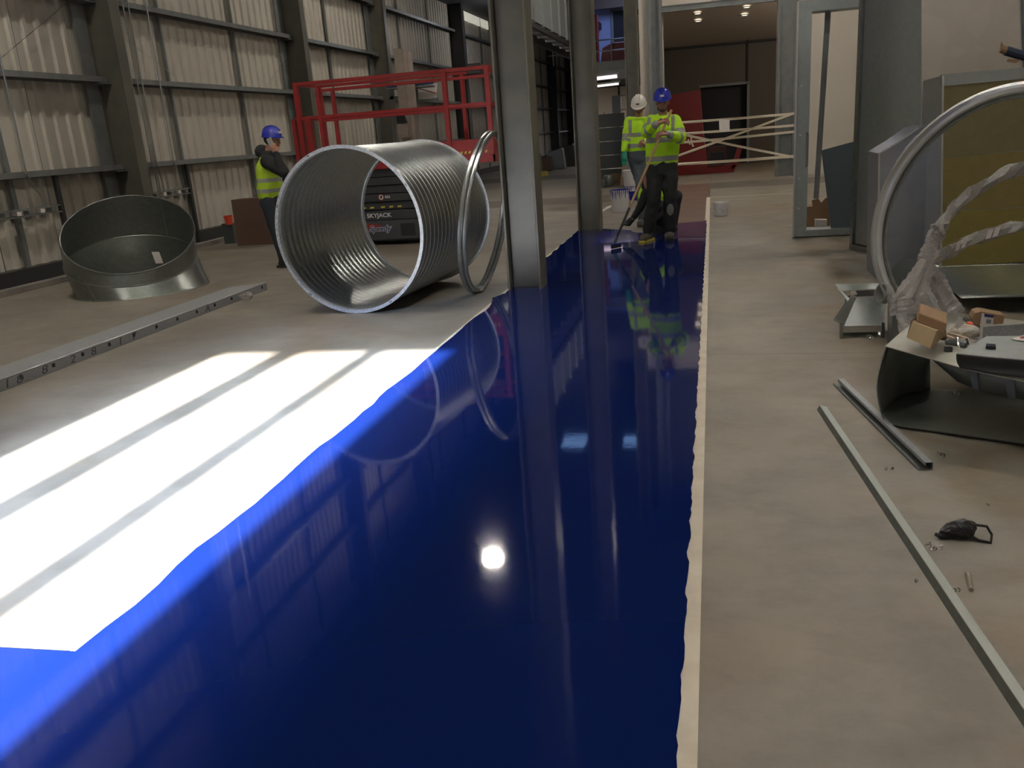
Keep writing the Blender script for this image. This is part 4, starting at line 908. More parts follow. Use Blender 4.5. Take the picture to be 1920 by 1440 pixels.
t = thing('hand_tool', 'dark metal clamp tool lying below the cardboard boxes on the shell', 'tool', gz(1790, 645, .36).to_tuple())
obj('tool_body', MB().tube([Q(1772, 642, 4.2), Q(1790, 641, 4.2), Q(1812, 648, 4.15)], [.012, .02, .016], 8), M['grey_sheet'], t, sm=True)
obj('jaw', MB().tube([Q(1795, 634, 4.2), Q(1797, 650, 4.15)], .008, 6).tube([Q(1812, 636, 4.2), Q(1816, 648, 4.15)], .006, 6), M['chrome'], t)
for i, (a, b, lb) in enumerate((((1778, 625), (1815, 636), 'upper pale timber offcut in the clutter on the shell'), ((1776, 632), (1806, 640), 'lower pale timber offcut in the clutter on the shell'), ((1803, 636), (1830, 640), 'thin white stick pointing right in the clutter on the shell'))):
    t = thing('wood_offcut', lb, 'offcut', gz(*a, .38).to_tuple(), group='timber offcuts on the shell')
    obj('stick', MB().bar(gz(*a, .385), gz(*b, .375), 0.014 if i < 2 else .006, 0.012), mat('pale_timber', (.42, .33, .24), .7) if i == 0 else (M['paper'] if i == 2 else bpy.data.materials['pale_timber']), t)
rc = random.Random(21)
for k, (px, py, mt, nm_, lb) in enumerate(((1797, 640, 'pale_timber', 'wood_chip', 'pale wood chip under the clear parts bag'), (1818, 608, 'orange', 'orange_plug', 'tiny orange plug behind the clear parts bag'), (1768, 633, 'card_dark', 'cardboard_scrap', 'dark cardboard scrap beside the open box'), (1835, 646, 'grey_sheet', 'metal_offcut', 'small grey metal offcut right of the clamp tool'), (1778, 655, 'steel_dark', 'dark_clip', 'dark metal clip hanging at the front of the shell top'), (1812, 600, 'grey_sheet', 'grey_pad', 'dark grey pad standing behind the clear parts bag'))):
    q = gz(px, py, .385); t = thing(nm_, lb, 'scrap', q)
    obj('scrap_body', MB().cbox(q, (rc.uniform(.02, .04), rc.uniform(.02, .035), rc.uniform(.01, .025)), (rc.random(), rc.random(), rc.random() * 3)), M[mt] if mt in M else bpy.data.materials[mt], t, bevel=.002)
t = thing('steel_stud', 'grey steel channel length lying on the shell at the right edge', 'channel', gz(1860, 618, .42).to_tuple())
p, q = Q(1842, 612, 4.35), Q(1990, 596, 4.35)
obj('channel_side', MB().slab([Q(1842, 615, 4.3), Q(1990, 603, 4.3), Q(1990, 625, 4.3), Q(1842, 636, 4.3)], (0, 0.006, 0)), M['galv_beam'], t)
obj('channel_top', MB().slab([Q(1842, 615, 4.3), Q(1990, 603, 4.3), Q(1990, 600, 4.4), Q(1846, 611, 4.4)], (0, 0, 0.004)), M['galv'], t)
obj('channel_end', MB().slab([Q(1839, 612, 4.29), Q(1843, 612, 4.29), Q(1842, 636, 4.29), Q(1838, 638, 4.29)], (0, 0.01, 0)), M['paper'], t)
t = thing('red_white_card', 'small red and white card at the right edge of the shell', 'card', gz(1910, 634, .44).to_tuple())
obj('card', MB().slab([gz(1896, 636, .44), gz(1925, 628, .44), gz(1925, 640, .44), gz(1905, 638, .44)], (0, 0, 0.003), ), M['paper'], t)
obj('red_print', MB().slab([gz(1912, 632, .444), gz(1925, 629, .444), gz(1925, 634, .444), gz(1914, 635, .444)], (0, 0, 0.001), ), M['red'], t)
t = thing('black_block', 'small black plastic block on the grey upper sheet', 'block', gz(1857, 654, .436).to_tuple())
obj('block', MB().slab([gz(1848, 654, .436), gz(1867, 655, .436), gz(1866, 650, .436), gz(1849, 649, .436)], (0, 0, .012)), M['black_slot'], t)
# ================================================================ LENGTHS ON THE FLOOR AT RIGHT
def floor_profile(name, label, a, b, wd, h, kind, mt):
    a = gz(*a); b = gz(*b); d = (b - a).normalized(); s = Vector((d.y, -d.x, 0));
    if s.x < 0: s = -s
    t = thing(name, label, 'steel length', a); z = Vector((0, 0, 1))
    if kind == 'angle':
        obj('top_leg', MB().slab([a + z * h, b + z * h, b + s * wd + z * (h * .55), a + s * wd + z * (h * .55)], z * 0.003), mt, t)
        obj('side_leg', MB().slab([a - s * wd * .35, b - s * wd * .35, b + z * h, a + z * h], s * 0.003), M['galv_dull'], t)
    else:
        obj('top_flange', MB().slab([a + z * h + s * wd * .45, b + z * h + s * wd * .45, b + s * wd + z * h, a + s * wd + z * h], z * 0.003), mt, t)
        obj('web', MB().slab([a + s * wd, b + s * wd, b + s * wd + z * h, a + s * wd + z * h], s * 0.003), mt, t)
        obj('bottom_flange', MB().slab([a, b, b + s * wd, a + s * wd], z * 0.004), M['galv_dull'], t)
        obj('lip', MB().slab([a, b, b + z * .014, a + z * .014], s * 0.003).slab([a + s * wd * .45 + z * h, b + s * wd * .45 + z * h, b + s * wd * .45 + z * (h - .012), a + s * wd * .45 + z * (h - .012)], s * 0.003), mt, t)
        obj('inner_face', MB().slab([a + s * wd * .8 + z * .005, b + s * wd * .8 + z * .005, b + s * wd * .8 + z * (h - .001), a + s * wd * .8 + z * (h - .001)], s * 0.002), M['black_slot'], t)
    return t
floor_profile('steel_angle', 'long pale galvanised angle lying along the floor to the lower right corner', (1536, 768), (1935, 1372), 0.035, 0.022, 'angle', mat('pale_galv', (0.52, 0.56, 0.53), 0.42, metal=0.4))
floor_profile('steel_channel', 'short galvanised channel lying on the floor beside the sheet metal shell', (1562, 722), (1722, 882), 0.055, 0.032, 'c', M['galv_beam'])
# swarf curls
rnd = random.Random(5)
def swarf(px, py, n, sc, label, z=0.0):
    p = gz(px, py, z); t = thing('metal_swarf', label, 'swarf', p, group='curls of bright metal swarf')
    mb = MB()
    for i in range(n):
        c = p + Vector((rnd.uniform(-1, 1) * sc, rnd.uniform(-1, 1) * sc, 0)); pts = []; r = rnd.uniform(.3, .55) * sc * .8; dr = rnd.uniform(0, 6); tilt = rnd.uniform(0.3, 1.2)
        for k in range(14):
            a = k * .5 + dr; pts.append(c + Vector((r * math.cos(a), r * math.sin(a) * math.cos(tilt) + k * .0015, r + r * math.sin(a) * math.sin(tilt) + .002)))
        mb.tube(pts, 0.0016, 5)
    obj('curl', mb, M['chrome'], t)
swarf(1627, 636, 5, .03, 'bright swarf curls on the floor in front of the hopper')
swarf(1790, 742, 6, .03, 'bright swarf curls on the bottom sheet of the shell', .02)
swarf(1767, 858, 6, .018, 'bright swarf bunch right of the channel end')
swarf(1752, 1034, 4, .022, 'bright swarf curls beside the black plastic scrap')
swarf(1668, 884, 3, .014, 'thin swarf curl between the channel and the angle')
swarf(1797, 1114, 2, .008, 'tiny swarf crumb just left of the bolt')
swarf(1717, 1095, 2, .007, 'tiny swarf fleck left of the long angle')
swarf(1856, 950, 1, .008, 'tiny swarf fleck above the black plastic scrap')
t = thing('black_plastic_scrap', 'crumpled black plastic scrap on the floor at right', 'scrap', gz(1806, 1010).to_tuple())
c = gz(1806, 1010)
bm_ = crumple(c + Vector((0, 0.01, .03)), .060, .035, .036, M['black_plastic'], 'crumpled_body', t, 11, 40)
obj('twisted_tail', MB().tube([c + Vector((-.05, 0, .012)), c + Vector((-.075, -.008, .010)), c + Vector((-.092, -.006, .018))], [.014, .009, .006], 7), M['black_plastic'], t)
obj('loop_strand', MB().tube([c + Vector((.03, .01, .05)), c + Vector((.07, .0, .05)), c + Vector((.085, -.01, .025)), c + Vector((.078, -.03, .004)), c + Vector((.04, -.03, .01)), c + Vector((.02, -.02, .02))], .005, 6), M['black_plastic'], t)
t = thing('bolt', 'loose steel bolt shank lying on the floor near the long angle', 'bolt', gz(1818, 1100).to_tuple())
obj('shank', MB().tube([gz(1815, 1076, .007), gz(1821, 1106, .007)], .0072, 12), M['zinc'], t)
th = MB(); A, B = gz(1815, 1076, .007), gz(1820, 1100, .007)
for k in range(10):
    q = A.lerp(B, k / 9); th.lathe([(.0078, -.0007), (.0084, 0), (.0078, .0007)], 12, axis_T(q, B - A))
obj('thread', th, M['zinc'], t)
# ================================================================ STEEL BEAM AT LEFT
t = thing('steel_beam', 'long slotted galvanised steel beam lying on the floor at left', 'beam', (-4.9, 6, 0))
bx0, bx1, by0, by1, bh = -5.07, -4.765, 2.6, 8.45, 0.082
obj('beam_top', MB().slab([(bx0, by0, bh), (bx1, by0, bh), (bx1, by1, bh), (bx0, by1 - .25, bh)], (0, 0, .004)), M['galv_beam'], t)
obj('beam_side', MB().box((bx1 - .004, by0, 0), (bx1, by1, bh)), M['galv_beam'], t)
obj('beam_side', MB().box((bx0, by0, 0), (bx0 + .004, by1 - .25, bh)), M['galv_beam'], t)
obj('end_plate', MB().slab([(bx1, by1, 0), (bx0, by1 - .25, 0), (bx0, by1 - .25, bh), (bx1, by1, bh)], (0, -.004, 0)), M['galv_beam'], t)
obj('folded_edge', MB().tube([(bx1, by0, bh), (bx1, by1, bh)], .005, 6), M['galv_bright'], t)
k = 0
for px in (11, 68, 122, 171, 215, 257, 295, 331, 365, 396, 425, 478, 502):
    pass
ys = [by1 - .10 - i * .315 for i in range(19)]
for y in ys:
    if y < by0 + .1: continue
    obj('slot', MB().box((bx1 - .003, y - .016, .033), (bx1 + .0015, y + .016, .062)), M['black_slot'], t)
xh, yh = (0, 1, 0), (0, 0, 1)
for s_, px in (('1', 0), ('8', 26), ('8', 78), ('2', 136), ('8', 178), ('1', 232), ('7', 260), ('A', 405)):
    p = gx(px, 700, bx1 + .001); 
    y = p.y; text(s_, 0.085, M['pen'], t, (bx1 + .001, y, 0.012), (0, 1, 0), (0, 0, 1), name='handwriting', sx=1.5, shear=.2)
t = thing('crumpled_film', 'crumpled clear film lump at the far end of the beam', 'film', gz(462, 560).to_tuple())
crumple(gz(462, 556, .045), .07, .06, .045, M['plastic_wrap'], 'film_lump', t, 9, 30)
# ================================================================ PALLET BOX AND LEFT WALL THINGS
t = thing('cardboard_box', 'flat brown cardboard box standing behind the man on the phone', 'box', (-7.3, 12.9, 0))
bb = [gy(433, 375, 12.85), gy(500, 370, 12.85), gy(516, 459, 12.85), gy(446, 462, 12.85)]
bb[2].z = bb[3].z = 0
obj('carton', MB().slab(bb, (0, .3, 0)), M['card_dark'], t)
pr_ = MB()
for k in range(3):
    q0 = gy(452, 418 + k * 5, 12.845); q1 = gy(500 - k * 10, 416 + k * 5, 12.845); pr_.bar(q0, q1, .004, .012)
obj('faint_print', pr_, mat('faded_print', (0.09, 0.05, 0.04), .9), t)
t = thing('red_tub', 'small red plastic tub by the wall beside the cardboard box', 'tub', gy(432, 415, 13.4).to_tuple())
T = Matrix.Translation(gy(431, 418, 13.3))
obj('tub_body', MB().lathe([(0, 0), (.055, 0), (.075, .14), (.078, .15), (.07, .15)], 16, T), M['orange'], t, sm=True)
t.location = gy(431, 418, 13.3)
obj('stool', MB().box((t.location.x - .1, 13.2, 0), (t.location.x + .1, 13.4, t.location.z)), M['grey_sheet'], t)
# cable runs and conduits on the wall
def conduit(y, z0, z1, label, bend=0.0):
    t = thing('conduit', label, 'conduit', (XW + .22, y, z0), group='conduits on the left wall')
    pts = [(XW + .23, y, z1), (XW + .23, y, z0 + .45), (XW + .16, y + bend, z0 + .15), (XW + .16, y + bend, z0)]
    obj('pipe', MB().tube(pts, .012, 6), M['galv'], t)
for i, (y, bd) in enumerate(((11.85, .12), (11.98, .14), (12.1, .16), (12.55, .2))):
    conduit(y, .98, 8.5, ['leftmost', 'second', 'third', 'rightmost'][i] + ' of four thin conduits right of the first wall column', bd)
conduit(7.9 + 1.5, .95, 8.5, 'single thin conduit at the left edge of the picture', .25)
for (y0, y1, z, lb) in ((11.95, 12.95, .93, 'punched cable bracket on the wall above the duct bend'), (8.9, 9.95, .93, 'punched cable bracket on the wall at the left edge')):
    t = thing('cable_bracket', lb, 'bracket', (XW + .15, y0, z), group='cable brackets on the left wall')
    obj('tray_rail', MB().box((XW + .1, y0, z - .05), (XW + .17, y1, z - .035)).box((XW + .1, y0, z + .035), (XW + .17, y1, z + .05)), M['steel_grey'], t)
    for k in range(5):
        yy = y0 + .1 + k * .2; obj('socket', MB().box((XW + .09, yy - .035, z - .025), (XW + .18, yy + .035, z + .025)), M['paper'] if k % 2 else M['steel_grey'], t)
for (y, lb) in ((13.0, 'slotted upright under the cable bracket by the first wall column'), (9.98, 'slotted upright at the left edge of the picture')):
    t = thing('slotted_upright', lb, 'post', (XW + .2, y, 0), group='slotted uprights on the left wall')
    obj('upright', MB().box((XW + .12, y - .03, .07), (XW + .17, y + .03, 1.42)), M['steel_dark'], t)
br = thing('brace_wire', 'thin diagonal brace wires across the wall cladding', 'wire', (XW + .1, 12, 2))
for (y0, z0, y1, z1) in ((9.6, 2.8, 11.0, 3.6), (16.3, 2.7, 17.3, 3.3), (11.9, 3.3, 13.2, 2.75)): obj('wire', MB().tube([(XW + .08, y0, z0), (XW + .08, y1, z1)], .005, 5), M['galv'], br)
# boards behind lift
t = thing('board_pack', 'tall pale pinkish board pack standing on end behind the red lift', 'board', (-6.4, 19, 0))
Y0 = 19.6
obj('board', MB().slab([gy(737, 91, Y0), gy(756, 91, Y0), gy(771, 260, Y0), (gy(774, 300, Y0).x, Y0, 0), (gy(758, 300, Y0).x, Y0, 0)], (0, .3, 0)), M['foam'], t)
obj('board', MB().slab([gy(757, 94, Y0 + .1), gy(764, 96, Y0 + .1), gy(780, 262, Y0 + .1), (gy(783, 300, Y0).x, Y0 + .1, 0), (gy(776, 300, Y0).x, Y0 + .1, 0)], (0, .3, 0)), M['foam'], t)
t = thing('wall_rack', 'grey metal wall rack with a red-marked sheet behind the lift rails', 'rack', (-6.0, 21, 1.5))
Yr = 20.6
for (a, b, c_, d_) in (((775, 188), (820, 184), (820, 189), (775, 193)), ((728, 181), (746, 180), (746, 186), (728, 187)), ((775, 160), (782, 160), (784, 250), (777, 250)), ((728, 140), (735, 140), (744, 268), (737, 268))):
    obj('rack_bar', MB().slab([gy(*a, Yr), gy(*b, Yr), gy(*c_, Yr), gy(*d_, Yr)], (0, .08, 0)), M['steel_grey'], t)
obj('sheet', MB().slab([gy(776, 160, Yr + .1), gy(820, 156, Yr + .1), gy(818, 183, Yr + .1), gy(779, 186, Yr + .1)], (0, .02, 0)), M['paper'], t)
obj('red_mark', MB().bar(gy(782, 165, Yr), gy(818, 175, Yr), .05, .02).bar(gy(782, 165, Yr), gy(812, 160, Yr), .03, .02), M['red'], t)
for i, (a, b) in enumerate((((726, 156), (744, 164)), ((767, 151), (788, 160)), ((789, 150), (804, 158)))):
    p = gy(a[0], b[1], Yr - .3); q = gy(b[0], a[1], Yr - .3)
    t2_ = thing('blue_crate', ['left', 'middle', 'right'][i] + ' one of three small blue crates on the rack behind the lift', 'crate', p, group='blue crates behind the lift')
    obj('crate_body', MB().box((p.x, Yr - .3, p.z), (q.x, Yr, q.z)), M['blue_crate'], t2_)
obj('shelf_plate', MB().slab([gy(724, 165, Yr - .35), gy(806, 159, Yr - .35), gy(806, 162, Yr - .35), gy(724, 168, Yr - .35)], (0, .4, 0)), M['steel_grey'], bpy.data.objects['wall_rack'])
t = thing('wall_controller', 'pale wall box with dark top at the foot of the board pack', 'box', gy(752, 250, 19.5).to_tuple())
obj('box_body', MB().slab([gy(744, 233, 19.5), gy(764, 232, 19.5), gy(766, 258, 19.5), gy(747, 260, 19.5)], (0, .2, 0)), M['foam'], t)
obj('dark_top', MB().slab([gy(742, 212, 19.5), gy(754, 210, 19.5), gy(762, 230, 19.5), gy(744, 232, 19.5)], (0, .15, 0)), M['black_slot'], t)
# ================================================================ SCISSOR LIFT
LY = 12.0
S_ = lambda px, py, Y=LY: gy(px, py, Y)
t = thing('scissor_lift', 'red and black scissor lift with railed platform behind the spiral duct', 'lift', (-4.4, LY + .4, 0))
LX0, LX1 = -5.45, -3.35
obj('base', MB().box((LX0, LY, .07), (LX1, LY + .8, .38)), M['lift_body'], t, bevel=0.02)
hole = obj('pocket', MB().box((-4.46, LY - .006, .13), (-4.24, LY + .01, .31)), M['black_slot'], t)
for x in (LX0 + .25, LX1 - .25):
    for y in (LY + .03, LY + .65):
        obj('wheel', MB().lathe([(0, 0), (.16, 0), (.17, .02), (.17, .10), (.16, .12), (0, .12)], 28, axis_T((x, y, .17), (0, 1, 0))), M['rubber'], t, sm=True)
z = 0.40
for i in range(6):
    b_ = obj('scissor_arm', MB().box((LX0 + .05, LY + .03 + (i % 2) * .03, z), (LX1 - .05, LY + .77, z + .108)), M['lift_black'], t, bevel=0.004); z += 0.118
obj('platform_deck', MB().box((-5.55, LY + .02, 1.12), (-3.35, LY + .8, 1.20)), M['red'], t)
obj('toe_skirt', MB().box((-5.5, LY, 1.10), (-2.96, LY + .02, 1.42)).box((-2.98, LY, 1.10), (-2.96, LY + .8, 1.42)), M['red'], t)
obj('extension_deck', MB().box((-3.3, LY + .03, 1.22), (-2.97, LY + .78, 1.27)), M['lift_black'], t)
hz = MB()
for k in range(9): hz.slab([(-3.52 + k * .06, LY - .003, 1.23), (-3.49 + k * .06, LY - .003, 1.23), (-3.475 + k * .06, LY - .003, 1.265), (-3.505 + k * .06, LY - .003, 1.265)], (0, .002, 0))
obj('hazard_stripe', hz, M['yellow_mark'], t)
def rail(a, b, r=.021, name='guard_rail'): obj(name, MB().bar(a, b, r * 2, r * 2), M['red'], t, bevel=.004)
zT, zM = 2.35, 1.88
n_, f_ = LY, LY + .74
def RX(px, py): return gy(px, py, n_).x
rail((-5.86, n_, zT), (-2.94, n_, zT), .026); rail((-5.45, n_ + .02, zT - .11), (-2.97, n_ + .02, zT - .11), .022)
rail((-5.86, f_, zT), (-2.94, f_, zT)); rail((-5.9, n_, zM), (-2.96, n_, zM), .024); rail((-5.9, f_, zM), (-2.96, f_, zM), .022)
rail((-5.5, n_, zM - .05), (-3.6, n_, zM - .05), .02)
for x in (-5.86, -2.96): rail((x, n_, zT), (x, f_, zT)); rail((x, n_, zM), (x, f_, zM))
for (x, y, zt_, r) in ((-5.83, n_, zT, .035), (-5.50, n_, zT - .05, .03), (-5.28, n_ + .02, zT - .1, .025), (-3.60, n_, zT, .033), (-2.99, n_, zT, .033), (-5.80, f_, zT, .03), (-3.55, f_, zT, .03), (-3.0, f_, zT, .03)):
    rail((x, y, 1.2), (x, y, zt_), r, 'rail_post')
rail((-5.93, n_ - .0, 1.25), (-5.93, n_, zM), .03, 'rail_post'); rail((-5.7, n_, 1.2), (-5.7, n_, zM), .045, 'rail_post')
obj('control_box', MB().box((-3.3, n_ + .1, 2.28), (-3.1, n_ + .3, 2.42)), M['lift_black'], t, bevel=.01)
# lettering and marks
text('SKYJACK', 0.085, M['lettering'], t, (-4.965, LY - .008, 0.415), (1, 0, 0), (0, 0, 1), bold=.002, sx=1.12)
obj('lettering_panel', MB().box((LX0, LY + .0, .38), (LX1, LY + .028, .50)), M['lift_black'], t)
text('SKYJACK', 0.075, M['lettering'], t, (-5.42, LY + .02, 0.66), (1, 0, 0), (0, 0, 1), sx=1.0)
text('Speedy', 0.115, M['lettering'], t, (-4.95, LY - .008, 0.215), (1, 0, 0), (0, 0, 1), bold=.009, shear=.25)
text('Speedy', 0.115, M['lettering_blue'], t, (-4.95, LY - .012, 0.215), (1, 0, 0), (0, 0, 1), bold=.002, shear=.25)
obj('red_flash', MB().slab([(-5.05, LY - .005, .345), (-4.72, LY - .005, .29), (-4.98, LY - .005, .25)], (0, .003, 0)), M['red'], t)
ys_ = MB()
for k in range(7): 
    x = -5.3 + k * .13 + (0.04 if k > 3 else 0); ys_.slab([(x, LY + .008, .545), (x + .06, LY + .008, .545), (x + .068, LY + .008, .57), (x + .008, LY + .008, .57)], (0, .004, 0))
obj('yellow_dash', ys_, M['yellow_mark'], t)
ps = Vector((-4.72, LY + .02, .70))
sg = obj('hand_warning_sign', MB().lathe([(0, 0), (.045, 0), (.045, .004), (0, .004)], 28, axis_T(ps, (0, -1, 0))), M['white'], t)
obj('red_ring', MB().lathe([(.036, 0), (.048, 0), (.048, .007), (.036, .007), (.036, 0)], 28, axis_T(ps, (0, -1, 0))), M['red'], sg)
obj('hand_mark', MB().cbox(ps + Vector((0, -.008, 0)), (.028, .004, .034), (0, .3, 0)).cbox(ps + Vector((.012, -.008, .016)), (.008, .004, .024), (0, .3, 0)), M['black_slot'], sg)
text('DCI', .045, M['lettering'], t, ps + Vector((.06, -.004, -.015)), (1, 0, 0), (0, 0, 1), bold=.002)
# ================================================================ BUCKETS
def bucket(px, py, r, h, label, smear=True, lid=False):
    p = gz(px, py); t = thing('paint_bucket', label, 'bucket', p, group='white paint buckets')
    T = Matrix.Translation(p)
    obj('tub', MB().lathe([(0, 0.002), (r * .88, 0.002), (r * .9, .01), (r, h - .04), (r, h - .035), (r * 1.04, h - .03), (r * 1.04, h), (r * .97, h), (r * .95, h - .02), (r * .86, .02), (0, .02)], 32, T), M['bucket'], t, sm=True)
    obj('handle', MB().tube([p + Vector((r * 1.05 * math.cos(a), -r * .2 - r * .9 * abs(math.sin(a)) * .6, h * .78 - r * 0.95 * math.sin(a))) for a in [PI * i / 12 for i in range(13)]], .004, 5), M['galv'], t)
    if lid: obj('lid', MB().lathe([(0, h + .012), (r * .9, h + .012), (r * 1.08, h + .004), (r * 1.08, h - .02)], 32, T), M['bucket'], t, sm=True)
    if smear:
        sm_ = MB(); rr = random.Random(int(px))
        sm_.lathe([(r * 1.045, h + .001), (r * .96, h + .003), (r * .93, h - .05)], 32, T)
        for k in range(16):
            a = -PI + PI * k / 15; L = rr.uniform(.03, h * .45); w_ = rr.uniform(.006, .014)
            for (z0, z1) in ((h, h - L),):
                ra = r * 1.05; p0 = p + Vector((ra * math.cos(a), ra * math.sin(a), z0)); p1 = p + Vector((r * 1.0 * math.cos(a), r * 1.0 * math.sin(a), z1)); sm_.tube([p0, p0.lerp(p1, .3) , p1], [w_ * .6, w_ * .7, w_ * .3], 6)
        obj('blue_drips', sm_, M['blue_smear'], t, sm=True)
    return t
bucket(1163, 397, .165, .38, 'paint-streaked white bucket standing left of the man in black trousers')
bk = bucket(1184, 377, .14, .30, 'rear white bucket with blue side, under a second bucket')
t = bucket(1184, 377, .15, .30, 'small white bucket stacked on the rear bucket', False, True); t.location.z = .30
obj('blue_side', MB().lathe([(.137, .02), (.145, .2)], 16, Matrix.Translation(gz(1184, 377)), a0=-PI * .55, a1=0.2), M['blue_smear'], bk)
t = bucket(1352, 404, .115, .21, 'small white tub standing on the concrete right of the tape', False)
obj('scribble_mark', MB().cbox(t.location + Vector((.0, -.113, .10)), (.05, .004, .004), (0, .5, 0)).cbox(t.location + Vector((.02, -.113, .07)), (.04, .004, .004), (0, -.4, 0)), M['pen'], t)
obj('silver_rim', MB().lathe([(.118, .20), (.121, .205), (.118, .212)], 32, Matrix.Translation(t.location), a0=-PI, a1=-PI * .4), M['galv_bright'], t)
# ================================================================ PEOPLE
def capsule(bm, p0, p1, r0, r1, sq=(1, 1), up=None, seg=14):
    """tapered capsule, optionally flattened across 'up'"""
    p0 = Vector(p0); p1 = Vector(p1); d = p1 - p0; L = max(d.length, 1e-4); d = d.normalized()
    u = Vector(up) if up is not None else Vector((0, -1, 0)); u = (u - d * u.dot(d))
    if u.length < 1e-3: u = d.orthogonal()
    u.normalize(); s = d.cross(u); rings = []
    K = 4
    prof = [(-r0 * math.cos(a), r0 * math.sin(a)) for a in [PI / 2 * k / K for k in range(1, K + 1)]]
    prof += [(L + r1 * math.sin(a), r1 * math.cos(a)) for a in [PI / 2 * k / K for k in range(0, K)]]
    for z, r in prof: rings.append([bm.verts.new(p0 + d * z + (s * math.cos(q) * sq[0] + u * math.sin(q) * sq[1]) * r) for q in [2 * PI * j / seg for j in range(seg)]])
    a = bm.verts.new(p0 - d * r0); b = bm.verts.new(p1 + d * r1)
    for i in range(len(rings) - 1):
        for j in range(seg): bm.faces.new((rings[i][j], rings[i][(j + 1) % seg], rings[i + 1][(j + 1) % seg], rings[i + 1][j]))
    for j in range(seg):
        bm.faces.new((a, rings[0][(j + 1) % seg], rings[0][j])); bm.faces.new((b, rings[-1][j], rings[-1][(j + 1) % seg]))
def blob(bm, c, r, rot=None):
    """ellipsoid"""
    T = Matrix.Translation(Vector(c)) @ (rot.to_4x4() if rot is not None else Matrix.Identity(4)) @ Matrix.Diagonal((*r, 1))
    bmesh.ops.create_uvsphere(bm, u_segments=20, v_segments=14, radius=1, matrix=T)
def fuse(name, build, mats, parent, vox=0.012, sm=3, noise=0.0, nscale=.08, face=None):
    bm = bmesh.new(); build(bm); bmesh.ops.recalc_face_normals(bm, faces=bm.faces)
    me = bpy.data.meshes.new('tmp'); bm.to_mesh(me); bm.free(); o = bpy.data.objects.new('tmp', me); C.objects.link(o)
    r = o.modifiers.new('r', 'REMESH'); r.mode = 'VOXEL'; r.voxel_size = vox
    s = o.modifiers.new('s', 'SMOOTH'); s.iterations = sm; s.factor = .5
    if noise:
        tx = bpy.data.textures.new('folds', 'CLOUDS'); tx.noise_scale = nscale; d = o.modifiers.new('d', 'DISPLACE'); d.texture = tx; d.strength = noise; d.mid_level = .5; d.texture_coords = 'LOCAL'
    bpy.context.view_layer.update()
    m2 = bpy.data.meshes.new_from_object(o.evaluated_get(bpy.context.evaluated_depsgraph_get()))
    bpy.data.objects.remove(o); m2.name = name
    m2.materials.clear()
    for q in (mats if isinstance(mats, (list, tuple)) else [mats]): m2.materials.append(q)
    n = len(m2.polygons); m2.polygons.foreach_set('use_smooth', [True] * n)
    if face:
        mi = [face(Vector(p.center)) for p in m2.polygons]; m2.polygons.foreach_set('material_index', mi)
    m2.transform(Matrix.Translation(-loc_of(parent)))
    o = bpy.data.objects.new(name, m2); C.objects.link(o); o.parent = parent
    return o
def seg_t(p, a, b):
    a = Vector(a); b = Vector(b); d = b - a; t_ = (p - a).dot(d) / d.length_squared; q = a + d * max(0, min(1, t_)); return t_, (p - q).length
def hand_geo(bm, wrist, palm, curl_dir, side, s=1.0):
    """palm from wrist to palm point, four fingers curling toward curl_dir, thumb at 'side'"""
    wrist = Vector(wrist); palm = Vector(palm); d = (palm - wrist).normalized(); c = Vector(curl_dir).normalized(); sd = Vector(side).normalized()
    capsule(bm, wrist, palm, .026 * s, .030 * s, (1.25, .62), up=c)
    for i, ln in enumerate((.070, .080, .074, .058)):
        off = sd * (.033 - i * .022) * s; b0 = palm + off + d * .012 * s
        k1 = b0 + (d * .75 + c * .35).normalized() * ln * .42 * s; k2 = k1 + (d * .05 + c * 1.0).normalized() * ln * .36 * s; k3 = k2 + (-d * .75 + c * .6).normalized() * ln * .3 * s
        capsule(bm, b0, k1, .0105 * s, .0098 * s, seg=8); capsule(bm, k1, k2, .0098 * s, .009 * s, seg=8); capsule(bm, k2, k3, .009 * s, .008 * s, seg=8)
    b0 = wrist.lerp(palm, .35) + sd * .028 * s; k1 = b0 + (sd * .7 + d * .6 + c * .3).normalized() * .04 * s; k2 = k1 + (d * .6 + c * .8 - sd * .2).normalized() * .032 * s
    capsule(bm, b0, k1, .013 * s, .011 * s, seg=8); capsule(bm, k1, k2, .011 * s, .009 * s, seg=8)
def head_geo(bm, c, fwd, up, s=1.0):
    """c: centre of skull; fwd: facing"""
    f = Vector(fwd).normalized(); u = Vector(up).normalized(); u = (u - f * u.dot(f)).normalized(); r = f.cross(u); R = Matrix((r, f, u)).transposed()
    c = Vector(c); P = lambda x, y, z: c + (r * x + f * y + u * z) * s
    blob(bm, P(0, -.012, .025), (.076 * s, .094 * s, .092 * s), R); blob(bm, P(0, .018, -.045), (.060 * s, .072 * s, .075 * s), R)
    blob(bm, P(0, .045, -.092), (.034 * s, .036 * s, .026 * s), R)      # chin
    blob(bm, P(0, .094, -.022), (.012 * s, .020 * s, .026 * s), R); blob(bm, P(0, .106, -.038), (.016 * s, .014 * s, .010 * s), R)   # nose
    blob(bm, P(0, .082, .018), (.052 * s, .014 * s, .010 * s), R)  # brow
    for q in (-1, 1):
        blob(bm, P(q * .077, -.004, -.022), (.010 * s, .018 * s, .030 * s), R); blob(bm, P(q * .040, .070, -.035), (.022 * s, .020 * s, .020 * s), R)
    blob(bm, P(0, .082, -.066), (.024 * s, .012 * s, .008 * s), R)
    return R, P
